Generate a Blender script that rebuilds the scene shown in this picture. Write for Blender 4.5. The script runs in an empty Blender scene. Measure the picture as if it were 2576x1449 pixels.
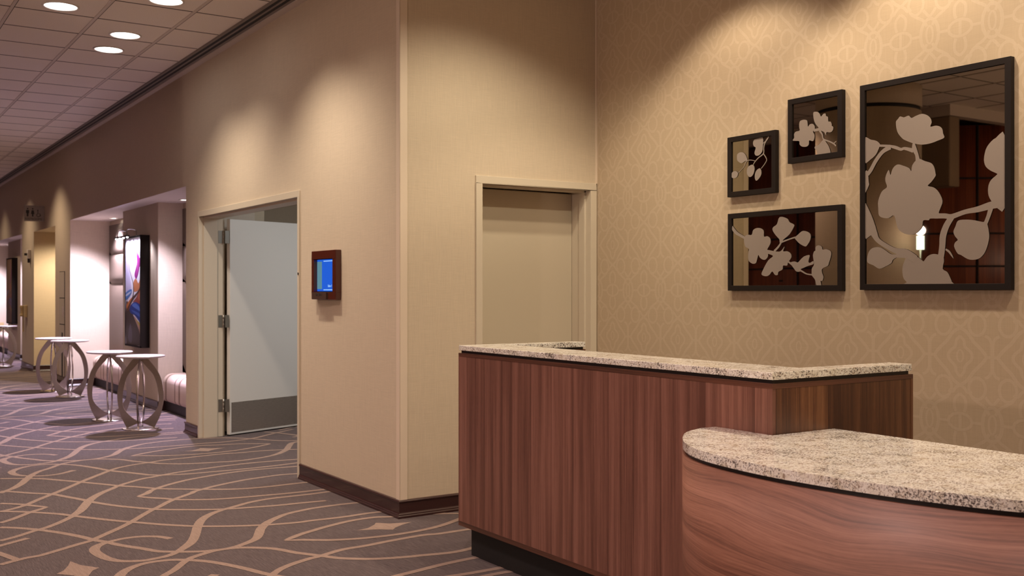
import bpy, bmesh, math, random
from mathutils import Vector, Matrix
from mathutils.geometry import tessellate_polygon
random.seed(7)
SC = bpy.context.scene
COL = SC.collection
R = math.radians

# ------------------------------------------------------------------ camera
F_PX = 2603.0
cam_d = bpy.data.cameras.new('camera')
cam = bpy.data.objects.new('camera', cam_d)
COL.objects.link(cam)
cam.location = (0, 0, 1.42)
cam.rotation_euler = (R(90), 0, R(-33.394))
cam_d.sensor_width = 36.0
cam_d.lens = F_PX / 2576 * 36.0
cam_d.shift_y = 5.5 / 2576
cam_d.clip_end = 100
cam_d.dof.use_dof = True
cam_d.dof.focus_distance = 4.7
cam_d.dof.aperture_fstop = 5.6
SC.camera = cam

# ------------------------------------------------------------------ world, exposure
SC.view_settings.view_transform = 'Standard'
SC.view_settings.look = 'None'
SC.view_settings.exposure = 0.8
SC.view_settings.gamma = 1.0
SC.view_settings.use_curve_mapping = False
W = bpy.data.worlds.new('world')
SC.world = W
W.use_nodes = True
W.node_tree.nodes['Background'].inputs[0].default_value = (1.0, 0.85, 0.7, 1)
W.node_tree.nodes['Background'].inputs[1].default_value = 0.02

# ------------------------------------------------------------------ plan of the place (metres)
X1, Y1, X2 = 2.965, 5.765, 4.514      # corridor wall, alcove wall, wallpapered wall
K = X1 / 2.952
ZC = 3.60                              # ceiling
def kz(z): return 1.42 + (z - 1.42) * K

# ------------------------------------------------------------------ lights of the place
def spot(name, loc, target, watts, color, size=100, blend=0.35, radius=0.05):
    l = bpy.data.lights.new(name, 'SPOT')
    l.energy = watts; l.color = color; l.spot_size = R(size); l.spot_blend = blend
    l.shadow_soft_size = radius
    o = bpy.data.objects.new(name, l); COL.objects.link(o)
    o.location = loc
    d = Vector(target) - Vector(loc)
    o.rotation_euler = d.to_track_quat('-Z', 'Y').to_euler()
    return o
def area(name, loc, target, watts, color, sx, sy):
    l = bpy.data.lights.new(name, 'AREA')
    l.energy = watts; l.color = color; l.shape = 'RECTANGLE'; l.size = sx; l.size_y = sy
    o = bpy.data.objects.new(name, l); COL.objects.link(o)
    o.location = loc
    d = Vector(target) - Vector(loc)
    o.rotation_euler = d.to_track_quat('-Z', 'Y').to_euler()
    return o
WARM = (1.0, 0.77, 0.55)
SOFT = (1.0, 0.80, 0.66)
COOL = (0.90, 0.80, 1.0)
# wall washers along the corridor wall
for y, w in ((6.88, 95), (6.25, 30), (8.45, 58), (9.05, 62), (17.2, 75), (20.1, 62), (23.2, 32)):
    spot('washer_lamp', (2.12, y, 3.57), (2.32, y, 0), w, WARM if y > 10 else (1.0, .85, .70), 112, 0.95)
# washers over the papered wall and the alcove
for y, w in ((0.3, 52), (1.7, 60), (3.1, 62), (4.3, 42)):
    spot('washer_lamp', (3.80, y, 3.57), (3.98, y, 0), w, (1.0, .82, .62), 112, 0.35)
spot('washer_lamp', (3.35, 4.7, 3.57), (3.35, 5.3, 0.0), 46, (1.0, .87, .66), 120, 0.7)
spot('washer_lamp', (3.3, 3.3, 3.57), (3.7, 5.76, 1.0), 52, (1.0, .87, .66), 70, 0.8)
# unseen lobby downlights, plus corridor spots added to brighten floor and ceiling
for x, y, w in ((0.9, 0.6, 60), (0.9, 2.6, 110), (0.7, 5.2, 60), (-1.6, 1.6, 45), (-3.2, 4.5, 25), (-4.0, 0.5, 25), (0.3, 8.2, 60), (0.3, 10.8, 60), (0.3, 14.0, 45), (0.6, 18.0, 40), (0.9, 23.0, 40)):
    spot('unseen_ceiling_lamp', (x, y, 3.57), (x, y, 0), w, (1.0, .73, .67), 130, 0.6, 0.08)

# ------------------------------------------------------------------ materials
MATS = {}
def newmat(name):
    m = bpy.data.materials.new(name); m.use_nodes = True
    nt = m.node_tree
    b = nt.nodes['Principled BSDF']
    MATS[name] = m
    return m, nt, b
def rgba(c): return (c[0], c[1], c[2], 1.0)
def plain(name, c, rough=0.6, metal=0.0, spec=0.5, emit=None, es=1.0, coat=0.0):
    m, nt, b = newmat(name)
    b.inputs['Base Color'].default_value = rgba(c)
    b.inputs['Roughness'].default_value = rough
    b.inputs['Metallic'].default_value = metal
    b.inputs['Specular IOR Level'].default_value = spec
    b.inputs['Coat Weight'].default_value = coat
    if emit:
        b.inputs['Emission Color'].default_value = rgba(emit)
        b.inputs['Emission Strength'].default_value = es
    return m
def N(nt, t, **kw):
    n = nt.nodes.new(t)
    for k, v in kw.items(): setattr(n, k, v)
    return n
def coords(nt, scale, rot=(0, 0, 0)):
    tc = N(nt, 'ShaderNodeTexCoord'); mp = N(nt, 'ShaderNodeMapping')
    mp.inputs['Scale'].default_value = scale
    mp.inputs['Rotation'].default_value = rot
    nt.links.new(tc.outputs['Object'], mp.inputs['Vector'])
    return mp.outputs['Vector']
def noise(nt, vec, scale, detail=3, rough=0.6, dist=0.0):
    n = N(nt, 'ShaderNodeTexNoise')
    n.inputs['Scale'].default_value = scale; n.inputs['Detail'].default_value = detail
    n.inputs['Roughness'].default_value = rough; n.inputs['Distortion'].default_value = dist
    nt.links.new(vec, n.inputs['Vector'])
    return n.outputs['Fac']
def ramp(nt, fac, stops):
    r = N(nt, 'ShaderNodeValToRGB')
    e = r.color_ramp.elements
    while len(e) < len(stops): e.new(0.5)
    for el, (p, c) in zip(e, stops):
        el.position = p; el.color = rgba(c)
    nt.links.new(fac, r.inputs['Fac'])
    return r.outputs['Color']
def math_n(nt, op, a, b=None):
    n = N(nt, 'ShaderNodeMath', operation=op)
    for i, v in enumerate((a, b)):
        if v is None: continue
        if isinstance(v, (int, float)): n.inputs[i].default_value = v
        else: nt.links.new(v, n.inputs[i])
    return n.outputs[0]
def mixc(nt, fac, a, b, mode='MIX'):
    n = N(nt, 'ShaderNodeMix', data_type='RGBA', blend_type=mode)
    if isinstance(fac, (int, float)): n.inputs[0].default_value = fac
    else: nt.links.new(fac, n.inputs[0])
    for i, v in ((6, a), (7, b)):
        if isinstance(v, tuple): n.inputs[i].default_value = rgba(v)
        else: nt.links.new(v, n.inputs[i])
    return n.outputs[2]
def bump(nt, b, h, strength, dist=0.002):
    n = N(nt, 'ShaderNodeBump')
    n.inputs['Strength'].default_value = strength; n.inputs['Distance'].default_value = dist
    nt.links.new(h, n.inputs['Height']); nt.links.new(n.outputs['Normal'], b.inputs['Normal'])

def linen(name, c, rough=0.75, amt=0.16, relief=0.25):
    """woven wall covering: fine threads both ways"""
    m, nt, b = newmat(name)
    h = noise(nt, coords(nt, (9, 9, 700)), 1.0, 4, 0.7)
    v = noise(nt, coords(nt, (520, 520, 7)), 1.0, 4, 0.7)
    s = math_n(nt, 'ADD', h, v)
    f = math_n(nt, 'MULTIPLY', s, 0.5)
    big = noise(nt, coords(nt, (1, 1, 1)), 1.3, 2)
    d = tuple(x * (1 - amt) for x in c); l = tuple(x * (1 + amt) for x in c)
    col = ramp(nt, f, [(0.32, d), (0.68, l)])
    nt.links.new(col, b.inputs['Base Color'])
    b.inputs['Roughness'].default_value = rough
    b.inputs['Specular IOR Level'].default_value = 0.35
    if relief: bump(nt, b, f, relief, 0.001)
    return m

def veneer(name, across, along, dark, mid, light, plank=0.115, rough=0.38, swirl=0.0, coat=0.25):
    """wood veneer; across / along are axis weights (x, y, z)"""
    m, nt, b = newmat(name)
    tc = N(nt, 'ShaderNodeTexCoord')
    def dot(w):
        n = N(nt, 'ShaderNodeVectorMath', operation='DOT_PRODUCT')
        nt.links.new(tc.outputs['Object'], n.inputs[0]); n.inputs[1].default_value = w
        return n.outputs['Value']
    a = dot(across); l = dot(along)
    if swirl:
        cb0 = N(nt, 'ShaderNodeCombineXYZ')
        nt.links.new(math_n(nt, 'MULTIPLY', a, 2.2), cb0.inputs[0]); nt.links.new(math_n(nt, 'MULTIPLY', l, 0.9), cb0.inputs[1])
        wv = noise(nt, cb0.outputs[0], 1.0, 2, 0.5)
        a = math_n(nt, 'ADD', a, math_n(nt, 'MULTIPLY', wv, swirl))
    def vec(sa, sl, off=0.0):
        cb = N(nt, 'ShaderNodeCombineXYZ')
        nt.links.new(math_n(nt, 'MULTIPLY', a, sa), cb.inputs[0])
        nt.links.new(math_n(nt, 'MULTIPLY', l, sl), cb.inputs[1])
        cb.inputs[2].default_value = off
        return cb.outputs[0]
    broad = noise(nt, vec(26, 0.7), 1.0, 3, 0.55)
    fine = noise(nt, vec(190, 2.2, 3.0), 1.0, 3, 0.65)
    pores = noise(nt, vec(650, 26, 7.0), 1.0, 2, 0.6)
    pk = math_n(nt, 'FLOOR', math_n(nt, 'DIVIDE', a, plank))
    wn = N(nt, 'ShaderNodeTexWhiteNoise', noise_dimensions='1D')
    nt.links.new(pk, wn.inputs['W'])
    wb, wf_ = (0.46, 0.56) if swirl else (0.60, 0.40)
    t = math_n(nt, 'ADD', math_n(nt, 'MULTIPLY', broad, wb), math_n(nt, 'MULTIPLY', fine, wf_))
    if not swirl:
        # book-matched leaves: a slow tone ramp inside every leaf
        fr = math_n(nt, 'FRACT', math_n(nt, 'DIVIDE', a, plank))
        t = math_n(nt, 'ADD', t, math_n(nt, 'MULTIPLY', math_n(nt, 'SUBTRACT', fr, 0.5), 0.14))
        t = math_n(nt, 'ADD', t, math_n(nt, 'MULTIPLY', math_n(nt, 'SUBTRACT', wn.outputs['Value'], 0.5), 0.10))
    t = math_n(nt, 'SUBTRACT', t, math_n(nt, 'MULTIPLY', math_n(nt, 'SUBTRACT', pores, 0.5), 0.16))
    col = ramp(nt, t, [(0.36, dark), (0.52, mid), (0.70, light)])
    nt.links.new(col, b.inputs['Base Color'])
    b.inputs['Roughness'].default_value = rough
    b.inputs['Coat Weight'].default_value = coat
    b.inputs['Coat Roughness'].default_value = 0.3
    bump(nt, b, pores, 0.12, 0.0006)
    return m

def granite(name):
    m, nt, b = newmat(name)
    v = coords(nt, (1, 1.0, 1))
    base = noise(nt, v, 22, 4, 0.65, 0.4)
    col = ramp(nt, base, [(0.3, (.64, .59, .46)), (0.45, (.82, .79, .69)), (0.72, (.92, .91, .85))])
    # brown veined flecks, drawn out along one bed direction
    fl = noise(nt, coords(nt, (60, 140, 110), (0, 0, R(57))), 1.0, 4, 0.68, 0.9)
    m1 = ramp(nt, fl, [(0.545, (0, 0, 0)), (0.585, (1, 1, 1))])
    g1 = N(nt, 'ShaderNodeRGBToBW'); nt.links.new(m1, g1.inputs[0])
    col = mixc(nt, math_n(nt, 'MULTIPLY', g1.outputs[0], 0.75), col, (.22, .13, .075))
    cl = noise(nt, v, 9, 3, 0.6, 0.5)
    fk = noise(nt, coords(nt, (120, 170, 170), (0, 0, R(57))), 1.0, 3, 0.7, 0.5)
    s = math_n(nt, 'ADD', math_n(nt, 'MULTIPLY', fk, 0.72), math_n(nt, 'MULTIPLY', cl, 0.30))
    m2 = ramp(nt, s, [(0.552, (0, 0, 0)), (0.578, (1, 1, 1))])
    g2 = N(nt, 'ShaderNodeRGBToBW'); nt.links.new(m2, g2.inputs[0])
    col = mixc(nt, math_n(nt, 'MULTIPLY', g2.outputs[0], 0.9), col, (.045, .030, .028))
    nt.links.new(col, b.inputs['Base Color'])
    b.inputs['Roughness'].default_value = 0.2
    b.inputs['Coat Weight'].default_value = 0.3
    b.inputs['Coat Roughness'].default_value = 0.05
    return m

def carpet(name, dark, light, speck):
    m, nt, b = newmat(name)
    st = noise(nt, coords(nt, (210, 9, 1)), 1.0, 4, 0.8)
    pile = noise(nt, coords(nt, (420, 420, 1)), 1.0, 2, 0.6)
    bl = noise(nt, coords(nt, (5, 1.5, 1)), 1.0, 3, 0.6)
    t = math_n(nt, 'ADD', math_n(nt, 'MULTIPLY', st, 0.7), math_n(nt, 'MULTIPLY', pile, 0.3))
    c = ramp(nt, t, [(0.36, dark), (0.52, tuple((a + b_) / 2 for a, b_ in zip(dark, light))), (0.66, light)])
    c = mixc(nt, math_n(nt, 'MULTIPLY', bl, 0.35), c, speck)
    nt.links.new(c, b.inputs['Base Color'])
    b.inputs['Roughness'].default_value = 0.95
    b.inputs['Specular IOR Level'].default_value = 0.1
    b.inputs['Sheen Weight'].default_value = 0.15
    bump(nt, b, pile, 0.5, 0.004)
    return m

def brushed(name, c, rough=0.32):
    m, nt, b = newmat(name)
    f = noise(nt, coords(nt, (20, 20, 500)), 1.0, 3, 0.6)
    col = ramp(nt, f, [(0.3, tuple(x * .8 for x in c)), (0.7, tuple(min(1, x * 1.1) for x in c))])
    nt.links.new(col, b.inputs['Base Color'])
    b.inputs['Metallic'].default_value = 1.0
    b.inputs['Roughness'].default_value = rough
    return m

def satin_stripes(name, axis, period, c1, c2):
    m, nt, b = newmat(name)
    tc = N(nt, 'ShaderNodeTexCoord'); sp = N(nt, 'ShaderNodeSeparateXYZ')
    nt.links.new(tc.outputs['Object'], sp.inputs[0])
    a = sp.outputs[axis]
    fr = math_n(nt, 'FRACT', math_n(nt, 'DIVIDE', a, period))
    col = ramp(nt, fr, [(0.0, c1), (0.30, c1), (0.38, c2), (0.47, c1), (0.66, c1), (0.70, c2), (0.76, c1), (1.0, c1)])
    nt.links.new(col, b.inputs['Base Color'])
    b.inputs['Roughness'].default_value = 0.7
    b.inputs['Specular IOR Level'].default_value = 0.15
    return m

def tile_mat(name, c):
    m, nt, b = newmat(name)
    f = noise(nt, coords(nt, (1, 1, 1)), 160, 3, 0.7)
    col = ramp(nt, f, [(0.3, tuple(x * .82 for x in c)), (0.7, c)])
    nt.links.new(col, b.inputs['Base Color']); b.inputs['Roughness'].default_value = 0.9
    bump(nt, b, f, 0.3, 0.002)
    return m

LINEN = linen('linen_wallcovering', (.575, .475, .35))
LINEN_LIT = linen('lit_linen_wallcovering', (.66, .56, .46))  # same linen as the walls, paler where the niche lamps light it
LINEN_WARM = linen('warm_yellow_wallcovering', (.64, .52, .35))
LINEN_BROWN = linen('brown_linen', (.26, .19, .12))
PAINT = plain('cream_painted_steel', (.60, .52, .40), 0.45)
PAINT_LEAF = plain('cream_painted_door', (.56, .48, .36), 0.5)
PAINT_WHITE = plain('off_white_painted_door', (.74, .71, .65), 0.45)
GYPSUM = plain('white_soffit_paint', (.72, .66, .62), 0.8)
TRIM = plain('beige_vinyl_corner', (.70, .58, .45), 0.5)
BASEB = plain('dark_mahogany_baseboard', (.035, .011, .010), 0.32, coat=0.4)
PAPER = linen('damask_paper_ground', (.475, .370, .250), 0.7, 0.08, 0)
PAPER_L = linen('damask_paper_figure', (.515, .408, .286), 0.6, 0.08, 0)
TILE = tile_mat('ceiling_tile', (.90, .82, .72))
TEE = plain('ceiling_grid_tee', (.60, .52, .44), 0.6)
SEAM = plain('ceiling_shadow_joint', (.10, .08, .06), 0.9)
SLOT = plain('slot_diffuser_metal', (.22, .18, .145), 0.6)
BLACK = plain('black_recess', (.008, .007, .007), 0.7)
CARPET = carpet('carpet_ground', (.026, .017, .020), (.165, .125, .125), (.075, .045, .032))
CARPET_L = carpet('carpet_figure', (.20, .135, .105), (.37, .265, .21), (.28, .185, .135))
WOODF = veneer('walnut_veneer_front', (0, 1, 0), (0, 0, 1), (.112, .044, .029), (.195, .084, .058), (.295, .138, .100), plank=.085, coat=.12, rough=.45)
WOODE = veneer('walnut_veneer_end', (1, 0, 0), (0, 0, 1), (.050, .018, .010), (.115, .045, .020), (.24, .110, .050), plank=0.30)
WOODH = veneer('walnut_veneer_band', (0, 0, 1), (1, 1, 0), (.060, .022, .013), (.120, .045, .026), (.20, .080, .046), plank=9, coat=0.3)
WOODC = veneer('walnut_veneer_curved', (0, 0, 1), (.6, -1, 0), (.110, .042, .026), (.225, .096, .060), (.335, .158, .105), plank=9, swirl=0.16, coat=.06, rough=.5)
REDWOOD = veneer('red_wood_panelling', (1, 1, 0), (0, 0, 1), (.10, .020, .008), (.20, .048, .018), (.30, .085, .032), plank=0.6, rough=0.45, coat=0.1)
GRANITE = granite('speckled_cream_granite')
REVEAL = plain('dark_reveal', (.012, .009, .010), 0.35)
MIRROR = plain('bronze_mirror', (.33, .29, .22), 0.015, 1.0)
ETCH = plain('etched_silver_glass', (.30, .25, .215), 0.5, 0.2)
FRAME = plain('espresso_frame', (.011, .007, .006), 0.5, spec=.25)
STEEL = brushed('brushed_steel', (.52, .46, .41), 0.24)
KICK = brushed('kick_plate_steel', (.60, .56, .52), 0.42)
HINGE = plain('satin_hinge_steel', (.42, .40, .36), 0.35, 1.0)
MARBLE = plain('pale_stone_top', (.52, .46, .42), 0.3)
SEAT = satin_stripes('striped_satin_seat', 1, 0.55, (.66, .52, .43), (.20, .12, .08))
PANELF = satin_stripes('striped_satin_back', 1, 0.085, (.19, .145, .115), (.085, .06, .045))
BENCHB = plain('dark_bench_plinth', (.020, .012, .011), 0.5)
LENS = plain('lamp_lens', (1, 1, 1), 0.4, emit=(1.0, .95, .92), es=7.0)
RING = plain('lamp_trim_ring', (.72, .66, .60), 0.4)
CHERRY = plain('cherry_wood_frame', (.085, .018, .010), 0.25, coat=0.5)
WHITEPL = plain('white_plastic', (.72, .66, .58), 0.45)
CREAMPL = plain('cream_plastic', (.62, .47, .25), 0.45)
SIGNM = plain('sign_plate', (.30, .25, .21), 0.5)
SIGNK = plain('sign_marking', (.012, .010, .009), 0.6)

# ------------------------------------------------------------------ mesh builder
class MB:
    def __init__(self):
        self.v = []; self.f = []; self.m = []; self.mats = []; self.smooth = []
    def mi(self, mat):
        if mat not in self.mats: self.mats.append(mat)
        return self.mats.index(mat)
    def face(self, pts, mat, smooth=False):
        i = len(self.v); self.v += [tuple(p) for p in pts]
        self.f.append(tuple(range(i, i + len(pts)))); self.m.append(self.mi(mat)); self.smooth.append(smooth)
    def grid(self, rows, mat, smooth=True, closed=False):
        i = len(self.v); nr = len(rows); nc = len(rows[0]); k = self.mi(mat)
        for r in rows: self.v += [tuple(p) for p in r]
        for a in range(nr - 1):
            for b in range(nc if closed else nc - 1):
                b2 = (b + 1) % nc
                self.f.append((i + a * nc + b, i + a * nc + b2, i + (a + 1) * nc + b2, i + (a + 1) * nc + b))
                self.m.append(k); self.smooth.append(smooth)
    def box(self, x0, x1, y0, y1, z0, z1, mat):
        if x0 > x1: x0, x1 = x1, x0
        if y0 > y1: y0, y1 = y1, y0
        if z0 > z1: z0, z1 = z1, z0
        i = len(self.v); k = self.mi(mat)
        self.v += [(x, y, z) for z in (z0, z1) for (x, y) in ((x0, y0), (x1, y0), (x1, y1), (x0, y1))]
        for q in ((3, 2, 1, 0), (4, 5, 6, 7), (0, 1, 5, 4), (1, 2, 6, 5), (2, 3, 7, 6), (3, 0, 4, 7)):
            self.f.append(tuple(i + t for t in q)); self.m.append(k); self.smooth.append(False)
        return self
    def prism(self, pts, z0, z1, mat, side=None, smooth=False):
        """extrude a plan outline (counter-clockwise) from z0 to z1"""
        side = side or mat
        tri = tessellate_polygon([[Vector((p[0], p[1], 0)) for p in pts]])
        for z, fl in ((z1, False), (z0, True)):
            for t in tri:
                q = [(pts[j][0], pts[j][1], z) for j in t]
                a = (q[1][0] - q[0][0]) * (q[2][1] - q[0][1]) - (q[2][0] - q[0][0]) * (q[1][1] - q[0][1])
                if (a < 0) != fl: q.reverse()
                self.face(q, mat)
        n = len(pts)
        rows = [[(p[0], p[1], z) for p in pts] for z in (z0, z1)]
        self.grid(rows, side, smooth, closed=True)
    def lathe(self, prof, mat, cx=0, cy=0, n=32, smooth=True):
        rows = [[(cx + r * math.cos(2 * math.pi * i / n), cy + r * math.sin(2 * math.pi * i / n), z) for i in range(n)] for r, z in prof]
        self.grid(rows, mat, smooth, closed=True)
        for r, z in (prof[0], prof[-1]):
            if r > 1e-4:
                self.face([(cx + r * math.cos(2 * math.pi * i / n), cy + r * math.sin(2 * math.pi * i / n), z) for i in range(n)], mat)
    def tube(self, pts, r, mat, n=8):
        pts = [Vector(p) for p in pts]; rows = []
        for i, p in enumerate(pts):
            d = (pts[min(i + 1, len(pts) - 1)] - pts[max(i - 1, 0)]).normalized()
            u = d.cross(Vector((0, 0, 1)))
            if u.length < 1e-3: u = Vector((1, 0, 0))
            u.normalize(); w = d.cross(u)
            rr = r[i] if isinstance(r, (list, tuple)) else r
            rows.append([tuple(p + rr * (math.cos(2 * math.pi * k / n) * u + math.sin(2 * math.pi * k / n) * w)) for k in range(n)])
        self.grid(rows, mat, True, closed=True)
        self.face(rows[0][::-1], mat); self.face(rows[-1], mat)
    def build(self, name, parent=None, bevel=0.0, fix=True, smooth_angle=None):
        me = bpy.data.meshes.new(name)
        me.from_pydata(self.v, [], self.f)
        for mt in self.mats: me.materials.append(mt)
        me.polygons.foreach_set('material_index', self.m)
        me.polygons.foreach_set('use_smooth', self.smooth)
        if fix:
            bm = bmesh.new(); bm.from_mesh(me)
            bmesh.ops.remove_doubles(bm, verts=bm.verts, dist=1e-5)
            bmesh.ops.recalc_face_normals(bm, faces=bm.faces)
            bm.to_mesh(me); bm.free()
        me.update()
        o = bpy.data.objects.new(name, me); COL.objects.link(o)
        if parent is not None: o.parent = parent
        if bevel:
            md = o.modifiers.new('bevel', 'BEVEL'); md.width = bevel; md.segments = 2; md.limit_method = 'ANGLE'; md.angle_limit = R(40)
        return o

def tag(o, label=None, cat=None, group=None, kind=None):
    if label: o['label'] = label
    if cat: o['category'] = cat
    if group: o['group'] = group
    if kind: o['kind'] = kind
    return o
def thing(name, label=None, cat=None, loc=(0, 0, 0), rz=0, group=None, kind=None):
    o = bpy.data.objects.new(name, None); COL.objects.link(o)
    o.empty_display_size = 0.1
    o.location = loc; o.rotation_euler = (0, 0, rz)
    return tag(o, label, cat, group, kind)
def kids(o): return [c for c in bpy.data.objects if c.parent == o]
def copy_tree(o, parent=None):
    c = o.copy(); COL.objects.link(c)
    if parent is not None: c.parent = parent
    for ch in kids(o): copy_tree(ch, c)
    return c
def struct(mb, name, **kw):
    o = mb.build(name, **kw); o['kind'] = 'structure'; return o
def catmull(pts, n=6, closed=False):
    """smooth a list of tuples of any length"""
    out = []; m = len(pts); rng = m if closed else m - 1
    for i in range(rng):
        g = (lambda j: pts[j % m]) if closed else (lambda j: pts[max(0, min(m - 1, j))])
        p0, p1, p2, p3 = g(i - 1), g(i), g(i + 1), g(i + 2)
        for s in range(n):
            t = s / n
            out.append(tuple(0.5 * ((2 * b) + (-a + c) * t + (2 * a - 5 * b + 4 * c - d) * t * t + (-a + 3 * b - 3 * c + d) * t ** 3)
                             for a, b, c, d in zip(p0, p1, p2, p3)))
    if not closed: out.append(tuple(pts[-1]))
    return out
def ribbon(pts, closed=False, cap=False):
    """(u, v, width) centre line -> list of quads in (u, v)"""
    L, Rr = [], []; m = len(pts)
    for i in range(m):
        a = pts[(i - 1) % m] if (closed or i > 0) else pts[i]
        b = pts[(i + 1) % m] if (closed or i < m - 1) else pts[i]
        dx, dy = b[0] - a[0], b[1] - a[1]; l = math.hypot(dx, dy) or 1
        w = pts[i][2] / 2
        L.append((pts[i][0] - dy / l * w, pts[i][1] + dx / l * w)); Rr.append((pts[i][0] + dy / l * w, pts[i][1] - dx / l * w))
    q = []
    for i in range(m if closed else m - 1):
        j = (i + 1) % m
        q.append((L[i], L[j], Rr[j], Rr[i]))
    return q
def fill(pts):
    return [[pts[j] for j in t] for t in tessellate_polygon([[Vector((p[0], p[1], 0)) for p in pts]])]
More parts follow.
